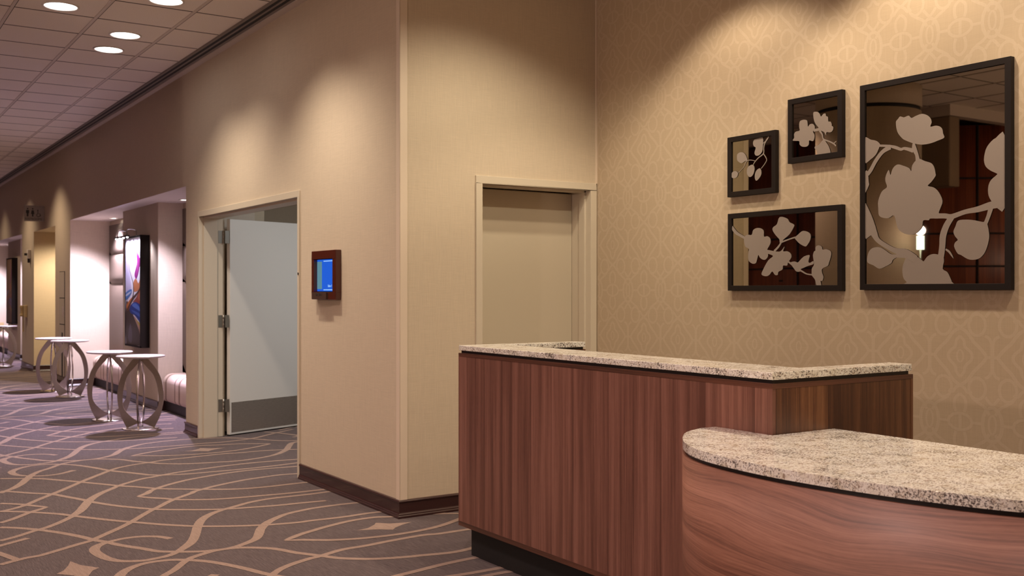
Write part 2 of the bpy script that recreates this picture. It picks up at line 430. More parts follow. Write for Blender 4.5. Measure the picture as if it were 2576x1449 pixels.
CARPET_LINES = [[(3.086,6.824,0.042),(2.913,6.796,0.042),(2.775,6.784,0.042),(2.635,6.788,0.042),(2.495,6.787,0.042),(2.345,6.744,0.042),(2.207,6.662,0.042),(2.102,6.6,0.042),(2.004,6.514,0.05),(1.919,6.394,0.056),(1.852,6.248,0.056),(1.799,6.103,0.056),(1.747,5.965,0.056),(1.695,5.853,0.056),(1.638,5.768,0.052),(1.577,5.689,0.042),(1.514,5.632,0.042),(1.438,5.607,0.042),(1.37,5.6,0.042),(1.282,5.645,0.042),(1.234,5.721,0.05),(1.209,5.833,0.055),(1.203,5.952,0.056),(1.227,6.038,0.055),(1.273,6.096,0.048),(1.321,6.126,0.042),(1.399,6.158,0.042),(1.488,6.155,0.042),(1.567,6.108,0.042),(1.607,6.048,0.042),(1.625,6.008,0.045)],[(3.693,5.666,0.042),(3.506,5.813,0.042),(3.368,6.035,0.042),(3.191,6.226,0.042),(2.951,6.335,0.042),(2.675,6.341,0.042),(2.538,6.312,0.042),(2.408,6.26,0.042),(2.283,6.154,0.05),(2.213,6.073,0.056),(2.139,5.958,0.056),(2.084,5.838,0.056),(2.022,5.728,0.05),(1.904,5.636,0.042),(1.821,5.604,0.042),(1.75,5.608,0.042),(1.668,5.629,0.042),(1.579,5.684,0.042),(1.493,5.75,0.042),(1.434,5.86,0.042),(1.348,6.011,0.042),(1.303,6.121,0.042),(1.253,6.217,0.042),(1.195,6.367,0.042),(1.117,6.523,0.042),(1.033,6.657,0.042),(0.944,6.77,0.042),(0.85,6.858,0.042)],[(3.226,8.077,0.042),(3.055,8.046,0.042),(2.894,8.03,0.042),(2.691,8.027,0.042),(2.498,8.038,0.042),(2.31,8.048,0.042),(2.179,8.086,0.042),(2.059,8.159,0.042),(1.979,8.298,0.042),(1.842,8.53,0.042),(1.756,8.763,0.042),(1.655,8.969,0.042),(1.536,9.091,0.042),(1.448,9.123,0.042),(1.355,9.114,0.042),(1.264,9.046,0.05),(1.201,8.943,0.056),(1.18,8.857,0.056),(1.198,8.727,0.052),(1.262,8.637,0.042),(1.362,8.578,0.042),(1.45,8.583,0.042),(1.525,8.63,0.042),(1.607,8.708,0.05)],[(3.673,5.617,0.042),(3.579,5.562,0.05),(3.478,5.379,0.056),(3.375,5.187,0.056),(3.24,5.027,0.05),(3.126,4.942,0.042),(2.999,4.89,0.042),(2.827,4.853,0.042),(2.648,4.889,0.042),(2.561,4.906,0.042),(2.401,4.963,0.042),(2.264,5.067,0.042),(2.208,5.149,0.042),(2.153,5.236,0.042),(2.101,5.319,0.042),(2.041,5.451,0.042),(1.962,5.537,0.042),(1.871,5.593,0.042),(1.765,5.599,0.042),(1.685,5.568,0.042),(1.577,5.495,0.042),(1.459,5.327,0.042),(1.376,5.23,0.042),(1.297,5.087,0.05),(1.233,4.912,0.056),(1.175,4.743,0.056),(1.105,4.59,0.05),(1.041,4.496,0.042),(0.993,4.426,0.042)],[(3.495,5.171,0.042),(3.344,5.228,0.042),(3.189,5.267,0.042),(2.967,5.268,0.042),(2.865,5.289,0.042),(2.649,5.27,0.042),(2.488,5.245,0.042),(2.339,5.236,0.042),(2.186,5.174,0.042),(2.108,5.153,0.042),(1.974,5.087,0.042),(1.872,5.0,0.042),(1.725,4.806,0.042),(1.573,4.598,0.042),(1.373,4.304,0.042),(1.268,4.161,0.042),(1.193,4.059,0.042),(1.082,3.897,0.042),(0.992,3.81,0.042),(0.91,3.759,0.042)],[(3.291,8.24,0.042),(3.084,8.263,0.042),(2.877,8.272,0.042),(2.665,8.251,0.042),(2.505,8.218,0.042),(2.349,8.185,0.042),(2.245,8.155,0.042),(2.14,8.112,0.042),(2.033,8.057,0.042),(1.96,8.029,0.042),(1.849,7.937,0.042),(1.737,7.824,0.042),(1.698,7.768,0.042),(1.608,7.656,0.048),(1.533,7.541,0.054),(1.463,7.402,0.06),(1.403,7.241,0.062),(1.353,7.105,0.06),(1.302,7.0,0.052),(1.251,6.91,0.042),(1.162,6.786,0.042),(1.074,6.69,0.042),(0.995,6.633,0.042),(0.896,6.545,0.042),(0.804,6.486,0.042)],[(3.159,7.908,0.042),(2.961,7.934,0.042),(2.763,7.946,0.042),(2.557,7.917,0.042),(2.397,7.864,0.042),(2.238,7.799,0.042),(2.101,7.712,0.042),(1.987,7.616,0.042),(1.899,7.524,0.042),(1.849,7.437,0.05),(1.77,7.359,0.03)],[(1.77,7.359,0.03),(1.823,7.277,0.042),(1.915,7.17,0.042),(1.937,7.129,0.042),(2.008,7.069,0.042),(2.157,6.983,0.042),(2.322,6.94,0.042),(2.497,6.918,0.042),(2.677,6.896,0.042),(2.953,6.889,0.042)],[(3.031,7.589,0.042),(2.892,7.616,0.042),(2.737,7.593,0.042),(2.581,7.558,0.042),(2.419,7.488,0.042),(2.31,7.432,0.042),(2.226,7.376,0.042),(2.144,7.321,0.042),(2.109,7.27,0.042),(1.989,7.16,0.042),(1.898,7.064,0.042),(1.8,6.93,0.042),(1.74,6.862,0.042),(1.646,6.728,0.042),(1.555,6.591,0.042),(1.472,6.479,0.042),(1.373,6.364,0.042),(1.278,6.255,0.042),(1.233,6.203,0.042),(1.155,6.156,0.042),(1.078,6.102,0.042),(0.985,6.038,0.042),(0.932,6.007,0.042),(0.867,5.994,0.042),(0.8,5.96,0.042),(0.734,5.92,0.042)],[(2.948,7.212,0.042),(2.834,7.215,0.042),(2.691,7.209,0.042),(2.554,7.215,0.042),(2.428,7.243,0.042),(2.314,7.304,0.042),(2.204,7.377,0.042),(2.061,7.485,0.042),(1.972,7.557,0.042),(1.922,7.617,0.042),(1.843,7.726,0.042),(1.742,7.848,0.042),(1.645,7.998,0.042),(1.539,8.156,0.042),(1.444,8.293,0.042),(1.34,8.437,0.042),(1.264,8.502,0.042),(1.186,8.553,0.042),(1.069,8.625,0.042)],[(2.792,6.513,0.042),(2.627,6.533,0.042),(2.452,6.549,0.042),(2.289,6.584,0.042),(2.17,6.614,0.042),(2.057,6.66,0.042),(1.916,6.746,0.042),(1.778,6.848,0.042),(1.698,6.942,0.042),(1.606,7.07,0.042),(1.547,7.171,0.042),(1.475,7.318,0.042),(1.422,7.468,0.042),(1.349,7.635,0.042),(1.289,7.769,0.042),(1.182,7.881,0.042),(1.076,8.012,0.042),(1.002,8.083,0.042)],[(3.947,6.467,0.042),(3.683,6.287,0.042),(3.375,6.055,0.042),(3.087,5.979,0.042),(2.949,5.992,0.042),(2.845,5.998,0.042),(2.674,5.985,0.042),(2.467,6.0,0.042),(2.41,5.995,0.042),(2.256,6.024,0.042),(2.113,6.076,0.042),(1.977,6.146,0.042),(1.847,6.231,0.042),(1.755,6.316,0.042),(1.665,6.413,0.042),(1.592,6.507,0.042),(1.503,6.615,0.042),(1.415,6.737,0.042),(1.328,6.871,0.042),(1.269,6.965,0.042),(1.209,7.061,0.042),(1.113,7.17,0.042),(1.014,7.27,0.042),(0.911,7.35,0.042)],[(0.945,7.622,0.042),(1.049,7.523,0.042),(1.113,7.427,0.042),(1.184,7.324,0.03)],[(1.184,7.324,0.03),(1.128,7.266,0.042),(1.061,7.204,0.042),(0.992,7.114,0.042),(0.927,7.037,0.042),(0.866,6.982,0.042)],[(2.154,5.605,0.02),(2.21,5.645,0.042),(2.292,5.701,0.042),(2.393,5.751,0.042),(2.485,5.795,0.042),(2.672,5.86,0.042),(2.839,5.869,0.042),(2.925,5.832,0.042),(3.139,5.782,0.042),(3.288,5.707,0.042),(3.395,5.627,0.03)],[(3.395,5.627,0.03),(3.22,5.513,0.042),(3.018,5.422,0.042),(2.787,5.386,0.042),(2.564,5.406,0.042),(2.391,5.463,0.042),(2.277,5.538,0.042),(2.238,5.567,0.042),(2.154,5.605,0.02)],[(3.627,10.01,0.042),(3.734,9.833,0.042),(3.821,9.567,0.042)]]
CARPET_DIAMONDS = [[(2.598,5.609),(2.678,5.625),(2.749,5.684),(2.781,5.728),(2.845,5.66),(2.975,5.626),(2.891,5.591),(2.818,5.543),(2.785,5.505),(2.717,5.562)],[(0.946,5.575),(0.987,5.62),(1.024,5.706),(1.051,5.795),(1.082,5.683),(1.15,5.578),(1.11,5.539),(1.075,5.455),(1.053,5.373),(1.011,5.497)]]
BIG_PETALS = [[(3.291,2.267),(3.278,2.282),(3.266,2.293),(3.244,2.285),(3.217,2.29),(3.201,2.276),(3.176,2.283),(3.142,2.288),(3.114,2.278),(3.095,2.261),(3.088,2.239),(3.095,2.219),(3.067,2.22),(3.044,2.213),(3.03,2.198),(3.026,2.177),(3.02,2.156),(3.053,2.146),(3.09,2.138),(3.137,2.136),(3.185,2.147),(3.234,2.168),(3.258,2.185),(3.283,2.219)],[(3.333,2.031),(3.323,2.004),(3.313,2.029),(3.298,2.046),(3.278,2.053),(3.249,2.044),(3.214,2.028),(3.202,2.012),(3.197,2.039),(3.176,2.062),(3.154,2.068),(3.128,2.055),(3.09,2.04),(3.074,2.018),(3.067,1.988),(3.067,1.975),(3.09,1.948),(3.109,1.931),(3.076,1.92),(3.049,1.895),(3.029,1.852),(3.039,1.82),(3.049,1.796),(3.044,1.769),(3.095,1.77),(3.104,1.762),(3.134,1.763),(3.14,1.735),(3.161,1.711),(3.19,1.697),(3.229,1.699),(3.263,1.715),(3.283,1.738),(3.301,1.797),(3.333,1.786),(3.369,1.79),(3.392,1.804),(3.396,1.84),(3.396,1.879),(3.374,1.925),(3.344,1.944),(3.353,1.975),(3.351,2.001)],[(2.709,2.123),(2.755,2.122),(2.784,2.103),(2.805,2.074),(2.814,2.028),(2.805,1.995),(2.78,1.973),(2.753,1.959),(2.75,1.952),(2.78,1.929),(2.793,1.898),(2.791,1.859),(2.775,1.829),(2.763,1.813),(2.709,1.8)],[(2.947,1.751),(2.909,1.754),(2.865,1.749),(2.82,1.738),(2.801,1.737),(2.788,1.681),(2.793,1.638),(2.81,1.595),(2.835,1.57),(2.865,1.563),(2.896,1.567),(2.931,1.587),(2.949,1.595),(2.967,1.628),(2.962,1.648),(2.948,1.66),(2.962,1.677),(2.971,1.7),(2.96,1.725)],[(3.239,1.442),(3.228,1.459),(3.244,1.476),(3.252,1.502),(3.251,1.54),(3.234,1.578),(3.214,1.607),(3.147,1.572),(3.133,1.562),(3.114,1.583),(3.09,1.595),(3.058,1.594),(3.021,1.573),(3.028,1.524),(3.003,1.507),(2.985,1.474),(2.981,1.462),(2.987,1.441)],[(3.318,1.557),(3.349,1.542),(3.389,1.53),(3.426,1.548),(3.462,1.564),(3.462,1.597),(3.447,1.627),(3.42,1.64),(3.384,1.639),(3.354,1.624),(3.323,1.604),(3.293,1.596),(3.283,1.588),(3.308,1.574)],[(3.483,1.695),(3.441,1.703),(3.415,1.688),(3.402,1.709),(3.42,1.767),(3.447,1.825),(3.483,1.87)],[(3.483,2.209),(3.441,2.197),(3.405,2.186),(3.384,2.166),(3.389,2.153),(3.395,2.141),(3.41,2.117),(3.441,2.096),(3.483,2.085)],[(3.483,2.022),(3.462,2.038),(3.454,1.98),(3.453,1.962),(3.483,1.923)]]
BIG_STEMS = [[(3.395,2.161,0.0113),(3.333,2.152,0.0121),(3.293,2.14,0.0163),(3.261,2.127,0.0145),(3.239,2.129,0.0145),(3.19,2.112,0.0211)],[(3.188,2.151,0.011),(3.185,2.122,0.0253),(3.171,2.091,0.0189),(3.164,2.056,0.0252)],[(3.323,2.146,0.0259),(3.369,2.127,0.0217),(3.41,2.086,0.0219),(3.441,2.041,0.022),(3.462,2.02,0.022)],[(3.072,1.781,0.0248),(3.016,1.778,0.0246),(2.98,1.773,0.0245),(2.909,1.791,0.0222),(2.844,1.799,0.0279),(2.772,1.814,0.0354),(2.709,1.818,0.035)],[(2.976,1.775,0.0285),(3.007,1.732,0.0328),(3.026,1.684,0.0349),(3.03,1.635,0.0329),(3.037,1.585,0.0329),(3.044,1.561,0.0288)],[(2.78,1.799,0.0236),(2.793,1.76,0.0197),(2.81,1.722,0.0198)],[(3.012,1.617,0.0082),(2.994,1.605,0.0106),(2.978,1.584,0.0073),(2.971,1.572,0.0016)],[(3.42,1.71,0.0394),(3.4,1.678,0.0262),(3.359,1.651,0.0238),(3.298,1.621,0.0258),(3.234,1.604,0.0425),(3.176,1.572,0.0379)],[(3.313,1.593,0.0151),(3.273,1.592,0.0171),(3.224,1.591,0.0212)]]
SMALL_PETALS = [[(4.386,2.205),(4.383,2.225),(4.361,2.234),(4.334,2.229),(4.315,2.211),(4.303,2.182),(4.321,2.178),(4.346,2.169),(4.367,2.176),(4.383,2.189)],[(4.431,2.116),(4.408,2.128),(4.383,2.121),(4.377,2.108),(4.389,2.089),(4.414,2.086),(4.43,2.095)],[(4.303,2.135),(4.282,2.149),(4.258,2.15),(4.246,2.13),(4.252,2.103),(4.267,2.085),(4.288,2.082),(4.306,2.104)],[(4.231,2.115),(4.207,2.125),(4.195,2.113),(4.194,2.089),(4.21,2.068),(4.231,2.055),(4.243,2.067),(4.243,2.094)],[(4.258,2.278),(4.249,2.295),(4.225,2.299),(4.182,2.3),(4.182,2.247),(4.189,2.217),(4.213,2.2),(4.237,2.202),(4.247,2.219),(4.237,2.247),(4.252,2.258)]]
SMALL_STEMS = [[(4.137,2.299,0.0097),(4.166,2.267,0.0079),(4.175,2.238,0.0066),(4.178,2.207,0.0066),(4.219,2.185,0.0058),(4.249,2.161,0.0049),(4.258,2.146,0.004)],[(4.178,2.207,0.0062),(4.154,2.173,0.0049),(4.163,2.152,0.0044),(4.195,2.122,0.004)],[(4.243,2.172,0.0036),(4.279,2.18,0.0036),(4.309,2.176,0.0041),(4.334,2.143,0.0027),(4.374,2.115,0.0027)],[(4.166,2.274,0.0053),(4.189,2.259,0.0035)]]
MIDDLE_PETALS = [[(3.914,2.344),(3.906,2.358),(3.882,2.361),(3.86,2.354),(3.855,2.336),(3.852,2.319),(3.839,2.33),(3.818,2.329),(3.806,2.315),(3.807,2.298),(3.818,2.287),(3.807,2.267),(3.81,2.246),(3.82,2.235),(3.844,2.242),(3.847,2.221),(3.863,2.21),(3.895,2.214),(3.912,2.229),(3.914,2.246),(3.939,2.251),(3.961,2.256),(3.95,2.27),(3.951,2.289),(3.939,2.302),(3.912,2.305),(3.914,2.323)],[(3.816,2.388),(3.805,2.394),(3.784,2.389),(3.77,2.375),(3.763,2.362),(3.747,2.374),(3.732,2.373),(3.729,2.36),(3.716,2.353),(3.714,2.329),(3.698,2.325),(3.691,2.31),(3.691,2.302),(3.68,2.294),(3.685,2.276),(3.701,2.268),(3.726,2.272),(3.729,2.255),(3.744,2.276),(3.778,2.292),(3.781,2.305),(3.802,2.329),(3.813,2.356)],[(3.747,2.234),(3.726,2.215),(3.708,2.188),(3.701,2.152),(3.747,2.153),(3.784,2.155),(3.794,2.183),(3.807,2.195),(3.802,2.205),(3.778,2.211)]]
MIDDLE_STEMS = [[(3.813,2.293,0.0151),(3.773,2.294,0.015)],[(3.773,2.287,0.0117),(3.755,2.264,0.0092),(3.747,2.238,0.0083),(3.711,2.222,0.0074),(3.68,2.206,0.0082),(3.663,2.191,0.0074)],[(3.68,2.206,0.0058),(3.66,2.215,0.0041)]]
LOW_PETALS = [[(4.329,1.708),(4.326,1.732),(4.302,1.745),(4.269,1.743),(4.258,1.769),(4.232,1.78),(4.2,1.778),(4.176,1.763),(4.173,1.729),(4.148,1.73),(4.127,1.717),(4.123,1.692),(4.137,1.669),(4.148,1.653),(4.142,1.618),(4.158,1.598),(4.179,1.595),(4.205,1.608),(4.216,1.624),(4.226,1.6),(4.237,1.577),(4.264,1.575),(4.293,1.594),(4.296,1.634),(4.291,1.662),(4.318,1.675)],[(4.109,1.771),(4.101,1.781),(4.076,1.795),(4.055,1.835),(4.0,1.822),(3.983,1.801),(3.951,1.786),(3.955,1.769),(3.985,1.732),(4.03,1.704),(4.035,1.688),(4.055,1.689),(4.058,1.707),(4.086,1.733),(4.106,1.757)],[(3.946,1.712),(3.921,1.73),(3.892,1.747),(3.858,1.742),(3.835,1.726),(3.837,1.696),(3.856,1.67),(3.873,1.661),(3.911,1.678),(3.933,1.696)],[(4.148,1.651),(4.096,1.642),(4.05,1.64),(4.02,1.666),(4.03,1.64),(4.0,1.639),(3.975,1.625),(3.97,1.605),(3.985,1.586),(3.995,1.575),(4.002,1.558),(4.03,1.559),(4.035,1.537),(4.065,1.524),(4.07,1.507),(4.091,1.507),(4.111,1.527),(4.132,1.508),(4.158,1.5),(4.192,1.51),(4.179,1.54),(4.142,1.59),(4.106,1.613),(4.122,1.623),(4.148,1.632)],[(3.975,1.575),(3.946,1.58),(3.924,1.574),(3.902,1.592),(3.878,1.607),(3.842,1.613),(3.846,1.591),(3.849,1.576),(3.839,1.57),(3.816,1.579),(3.816,1.562),(3.854,1.553),(3.887,1.542),(3.902,1.537),(3.907,1.524),(3.931,1.523),(3.946,1.534),(3.955,1.551)],[(3.801,1.636),(3.799,1.657),(3.778,1.664),(3.757,1.655),(3.752,1.64),(3.727,1.641),(3.7,1.631),(3.694,1.616),(3.7,1.591),(3.709,1.569),(3.718,1.551),(3.755,1.536),(3.755,1.514),(3.746,1.492),(3.755,1.47),(3.766,1.47),(3.762,1.444),(3.792,1.444),(3.804,1.477),(3.825,1.5),(3.827,1.523),(3.825,1.541),(3.811,1.56),(3.816,1.594),(3.818,1.612),(3.811,1.631)]]
LOW_STEMS = [[(4.429,1.797,0.0204),(4.395,1.763,0.0203),(4.362,1.745,0.0162),(4.318,1.725,0.0161)],[(4.096,1.642,0.0133),(4.065,1.666,0.0124),(4.043,1.692,0.0101)],[(4.04,1.692,0.0093),(3.985,1.706,0.0077),(3.941,1.715,0.0084)],[(3.995,1.581,0.0092),(3.965,1.563,0.0115),(3.941,1.54,0.0115),(3.902,1.528,0.0099),(3.863,1.51,0.0075),(3.82,1.504,0.0075)]]
ART_SHAPES = [((0.62,0.55,0.78),[(13.63,1.921),(13.458,1.916),(13.41,1.611),(13.353,1.448),(13.605,1.395)]),((0.8,0.74,0.9),[(13.434,1.915),(13.353,1.936),(13.244,1.609),(13.338,1.564),(13.41,1.658)]),((0.07,0.045,0.035),[(13.605,1.272),(13.41,1.198),(13.22,1.103),(12.944,0.928),(12.668,0.824),(12.668,0.748),(13.605,0.729)]),((0.13,0.11,0.13),[(13.507,0.827),(13.386,1.006),(13.291,0.87),(13.338,0.764)]),((0.55,0.33,0.25),[(13.22,1.103),(12.944,1.018),(12.668,0.981),(12.668,0.824),(12.944,0.928)]),((0.55,0.42,0.06),[(13.118,1.065),(12.898,1.019),(12.668,1.009),(12.668,0.97),(12.944,0.995)]),((0.32,0.07,0.05),[(13.258,1.275),(13.035,1.357),(12.765,1.536),(12.668,1.602),(12.668,1.197),(12.898,1.233),(13.127,1.276)]),((0.52,0.16,0.08),[(12.989,1.334),(12.787,1.447),(12.668,1.469),(12.668,1.269),(12.854,1.279)]),((0.6,0.22,0.1),[(13.229,1.517),(13.099,1.562),(12.98,1.502),(12.787,1.581),(12.668,1.619),(12.721,1.503),(12.989,1.419),(13.22,1.408)]),((0.02,0.05,0.28),[(13.42,1.209),(13.173,1.276),(12.898,1.245),(12.668,1.197),(12.668,1.009),(12.944,1.041),(13.173,1.115),(13.362,1.135)]),((0.1,0.2,0.62),[(13.291,1.228),(13.15,1.262),(12.944,1.221),(12.743,1.157),(12.944,1.171)]),((0.06,0.13,0.5),[(13.338,1.17),(13.127,1.162),(12.854,1.127),(12.668,1.081),(12.944,1.097)]),((0.1,0.22,0.55),[(13.63,1.384),(13.338,1.434),(13.334,1.379),(13.605,1.293)]),((0.55,0.6,0.8),[(13.605,1.366),(13.353,1.407),(13.386,1.384),(13.595,1.342)]),((0.62,0.2,0.06),[(13.575,1.237),(13.291,1.332),(13.338,1.257),(13.517,1.161)]),((0.3,0.02,0.22),[(13.09,2.029),(13.071,1.949),(12.998,1.873),(12.889,1.776),(12.935,1.696),(12.989,1.623),(13.09,1.559),(13.173,1.606),(13.118,1.676),(13.048,1.766),(13.09,1.904),(13.118,1.996)]),((0.4,0.06,0.3),[(13.071,1.675),(13.025,1.788),(12.989,1.742),(13.016,1.652),(13.081,1.596)]),((0.5,0.16,0.4),[(13.099,2.007),(13.071,1.972),(13.007,1.879),(13.035,1.845),(13.09,1.938)])]
ART_STROKES = [((0.08,0.04,0.025),[(13.458,1.775,0.007),(13.41,1.67,0.0116),(13.329,1.587,0.0162),(13.244,1.506,0.0207),(13.22,1.402,0.0322),(13.291,1.309,0.0301),(13.517,1.173,0.0211)]),((0.09,0.045,0.03),[(12.743,1.531,0.0089),(12.989,1.402,0.0249),(13.267,1.309,0.0369),(13.546,1.172,0.0259)])]

# ================================================================== SHELL
fl = MB()
def floor_rect(x0, x1, y0, y1): fl.face([(x0, y0, 0), (x1, y0, 0), (x1, y1, 0), (x0, y1, 0)], CARPET)
floor_rect(-6.2, 7.2, -4.2, 33)
fl.box(-6.2, 7.2, -4.2, 33, -0.12, -0.001, CARPET)
# woven figure of the carpet: one repeat, laid again every 3.58 m
PER = 3.58
def inroom(q): return all(-6.1 < p[0] < 7 and -4 < p[1] < 32 for p in q)
for k, dx in [(k, d) for d in (0, 3.0, -3.0, -6.0) for k in range(-2, 7)]:
    dz = 0.0012
    for ci, line in enumerate(CARPET_LINES):
        sm = catmull(line, 4)
        for q in ribbon(sm):
            q = [(a + dx, b + k * PER, dz + ci * 4e-5) for a, b in q]
            if inroom(q): fl.face(q, CARPET_L)
    for d in CARPET_DIAMONDS:
        for t in fill(d):
            q = [(a + dx, b + k * PER, dz) for a, b in t]
            if inroom(q): fl.face(q, CARPET_L)
struct(fl, 'floor', fix=False)

# corridor wall (x = X1), pieces around its openings
D0, D1 = 7.365 * K, 9.933 * K           # double door, outer edge of the steel frame
N0, N1 = 10.357 * K, 16.294 * K         # first seating niche
Q0, Q1 = 17.496 * K, 19.542 * K         # restroom passage
M0, M1 = 20.86 * K, 20.86 * K + (N1 - N0)   # second niche
HD, HN, HQ = kz(2.172), kz(2.455), kz(2.433)
WT = 0.25
w = MB()
def wseg(y0, y1, z0=0.0, z1=ZC): w.box(X1, X1 + WT, y0, y1, z0, z1, LINEN)
wseg(Y1 + .28, D0); wseg(D0, D1, HD); wseg(D1, N0); wseg(N0, N1, HN); wseg(N1, Q0); wseg(Q0, Q1, HQ); wseg(Q1, M0); wseg(M0, M1, HN); wseg(M1, 33)
struct(w, 'wall_left')

# alcove wall (y = Y1) with the single door opening
E0, E1 = 3.512, 4.505
w = MB()
w.box(X1, E0, Y1, Y1 + 0.28, 0, ZC, LINEN); w.box(E0, E1, Y1, Y1 + 0.28, kz(2.166), ZC, LINEN); w.box(E1, X2 + .2, Y1, Y1 + 0.28, 0, ZC, LINEN)
struct(w, 'wall_back')

# wallpapered wall (x = X2)
w = MB()
w.box(X2, X2 + 0.2, -4.2, Y1, 0, ZC, PAPER)
SX, SZ = 0.329 / 330, 0.628 / 660
def ell(cx, cy, rx, ry, w_, n=14): return [(cx + rx * math.cos(2 * math.pi * i / n), cy + ry * math.sin(2 * math.pi * i / n), w_) for i in range(n)]
mot = [(ell(0, 0, 17, 30, 9), True)]
def both(pts, w_, closed=False):
    for sx_ in (1, -1): mot.append(([(sx_ * x, y, w_) for x, y in pts], closed))
def four(pts, w_):
    for sy_ in (1, -1): both([(x, sy_ * y) for x, y in pts], w_)
both([(0, -100), (20, -78), (25, -48), (55, -22), (63, 0), (55, 22), (27, 50), (20, 80), (0, 104)], 15)
both([(0, -142), (38, -118), (70, -74), (104, -42), (132, -8), (132, 8), (104, 42), (70, 76), (38, 120), (0, 148)], 17)
both([(132, 0), (165, 0)], 14)
mot.append(([(165, -70, 20), (165, 70, 20)], False))
four([(165, 60), (150, 92), (128, 104)], 15)
for sy_ in (1, -1):
    for sx_ in (1, -1): mot.append((ell(sx_ * 88, sy_ * 158, 43, 54, 15), True))
four([(0, 146), (22, 160), (40, 182), (62, 176)], 15)
four([(62, 205), (96, 228), (130, 250), (150, 284)], 15)
four([(130, 196), (150, 222), (165, 236)], 15)
four([(0, 190), (26, 214), (30, 250), (22, 280)], 15)
mot.append((ell(165, 330, 50, 84, 18), True)); mot.append((ell(165, 330, 18, 46, 11), True))
mot.append((ell(0, 330, 62, 42, 15), True)); mot.append(([(0, 286, 16), (0, 374, 16)], False)); both([(62, 330), (116, 330)], 14)
quads = []
for mi_, (pts, cl) in enumerate(mot):
    if len(pts) > 2 and not cl: pts = catmull(pts, 3, cl)
    quads += [(mi_, q) for q in ribbon(pts, cl)]
for i in range(-3, 31):
    for j in range(-2, 7):
        yc, zc = 5.585 - 0.329 * i, 2.99 - 0.628 * j + 0.0
        if yc > Y1 + .2 or yc < -3.9: continue
        for n_, q in quads:
            pts = [(X2 - 0.00006 - n_ * 5e-6, yc - a * SX, zc - b * SZ) for a, b in q]
            if all(p[1] < Y1 - .001 and 0.0 < p[2] < ZC for p in pts): w.face(pts, PAPER_L)
struct(w, 'wall_right', fix=False)

# ceiling with its lay-in grid
c = MB()
c.box(-6.2, 7.2, -4.2, 33, ZC, ZC + 0.12, TILE)
gx = [2.383 - 0.6075 * k for k in range(0, 14)]
for x in gx: c.box(x - 0.0125, x + 0.0125, -4.2, 33, ZC - 0.004, ZC, TEE); c.box(x + 0.0125, x + 0.019, -4.2, 33, ZC - 0.002, ZC, SEAM)
for k in range(-20, 41):
    y = 8.14 + 0.613 * k
    if y > 32.8: break
    c.box(-6.2, 2.77, y - 0.008, y + 0.008, ZC - 0.0015, ZC, SEAM)
for x in (3.2, 3.81, 4.42):
    c.box(x - 0.0125, x + 0.0125, -4.2, Y1, ZC - 0.004, ZC, TEE)
for k in range(-20, -3):
    y = 8.14 + 0.613 * k
    c.box(X1, X2, y - 0.008, y + 0.008, ZC - 0.0015, ZC, SEAM)
struct(c, 'ceiling')
# linear slot diffuser running along the corridor wall
c = MB()
c.box(2.775, X1, Y1 - 0.2, 33, ZC - 0.012, ZC, SLOT)
for x in (2.812, 2.862): c.box(x - 0.013, x + 0.013, Y1 - 0.2, 33, ZC - 0.0135, ZC - 0.011, BLACK)
c.box(2.905, X1, Y1 - 0.2, 33, ZC - 0.022, ZC - 0.010, TEE)
struct(c, 'trim_1')

# corner guard on the outside corner, small bead at the inside corner
c = MB()
c.box(X1 - .004, X1 + .050, Y1 - .004, Y1, 0.105, ZC, TRIM); c.box(X1 - .004, X1, Y1 - .004, Y1 + .045, 0.105, ZC, TRIM)
struct(c, 'trim_2', bevel=.0015)
c = MB(); c.box(X2 - .010, X2, Y1 - .010, Y1, kz(2.166), ZC, TRIM); struct(c, 'trim_3')

# baseboards: moulded profile swept along runs
PROF = [(0, 0), (.022, 0), (.022, .012), (.017, .018), (.017, .024), (.012, .030), (.010, .034), (.010, .094), (.015, .098), (.016, .104), (.012, .110), (0, .113)]
def base_run(mb, pts):
    """pts: floor line along the wall face, room on the right-hand side when walking"""
    n = len(pts); rows = []
    for i, p in enumerate(pts):
        def nrm(a, b):
            d = Vector((b[0] - a[0], b[1] - a[1])).normalized(); return Vector((-d.y, d.x))
        if i == 0: m = nrm(pts[0], pts[1])
        elif i == n - 1: m = nrm(pts[-2], pts[-1])
        else:
            a, b = nrm(pts[i - 1], p), nrm(p, pts[i + 1]); m = (a + b); m = m / max(m.dot(a), .2)
        rows.append([(p[0] + m.x * o, p[1] + m.y * o, z) for o, z in PROF])
    mb.grid(rows, BASEB, False)
    mb.face(rows[0], BASEB); mb.face(rows[-1][::-1], BASEB)
def baseboard(name, *runs):
    mb = MB()
    for r in runs: base_run(mb, r)
    return struct(mb, name)
NB, PF = 3.528, 3.235          # niche back wall, pier face
P0, P1 = 12.49, 14.24          # pier
OFF = M0 - N0
def niche_runs(o): return [[(NB, N1 + o), (X1, N1 + o)][::-1][::-1], [(PF, P0 + o), (PF, P1 + o)][::-1]]
# walking so that the room is on the right
baseboard('baseboard_left',
          [(E0 - .003, Y1), (X1, Y1), (X1, D0 - .004)],
          [(X1, D1 + .004), (X1, N0), (X1 + .2, N0)],
          [(NB, N1), (X1, N1), (X1, Q0), (X1 + .25, Q0)],
          [(X1 + 2.6, Q1), (X1, Q1), (X1, M0), (X1 + .2, M0)],
          [(NB, M1), (X1, M1), (X1, 32.9)])
for i, o in enumerate((0, OFF)):
    baseboard('baseboard_pier' , [(NB, P0 + o)[:2], (PF, P0 + o), (PF, P1 + o), (NB, P1 + o)])
baseboard('baseboard_right', [(X2, -4.1), (X2, Y1)])

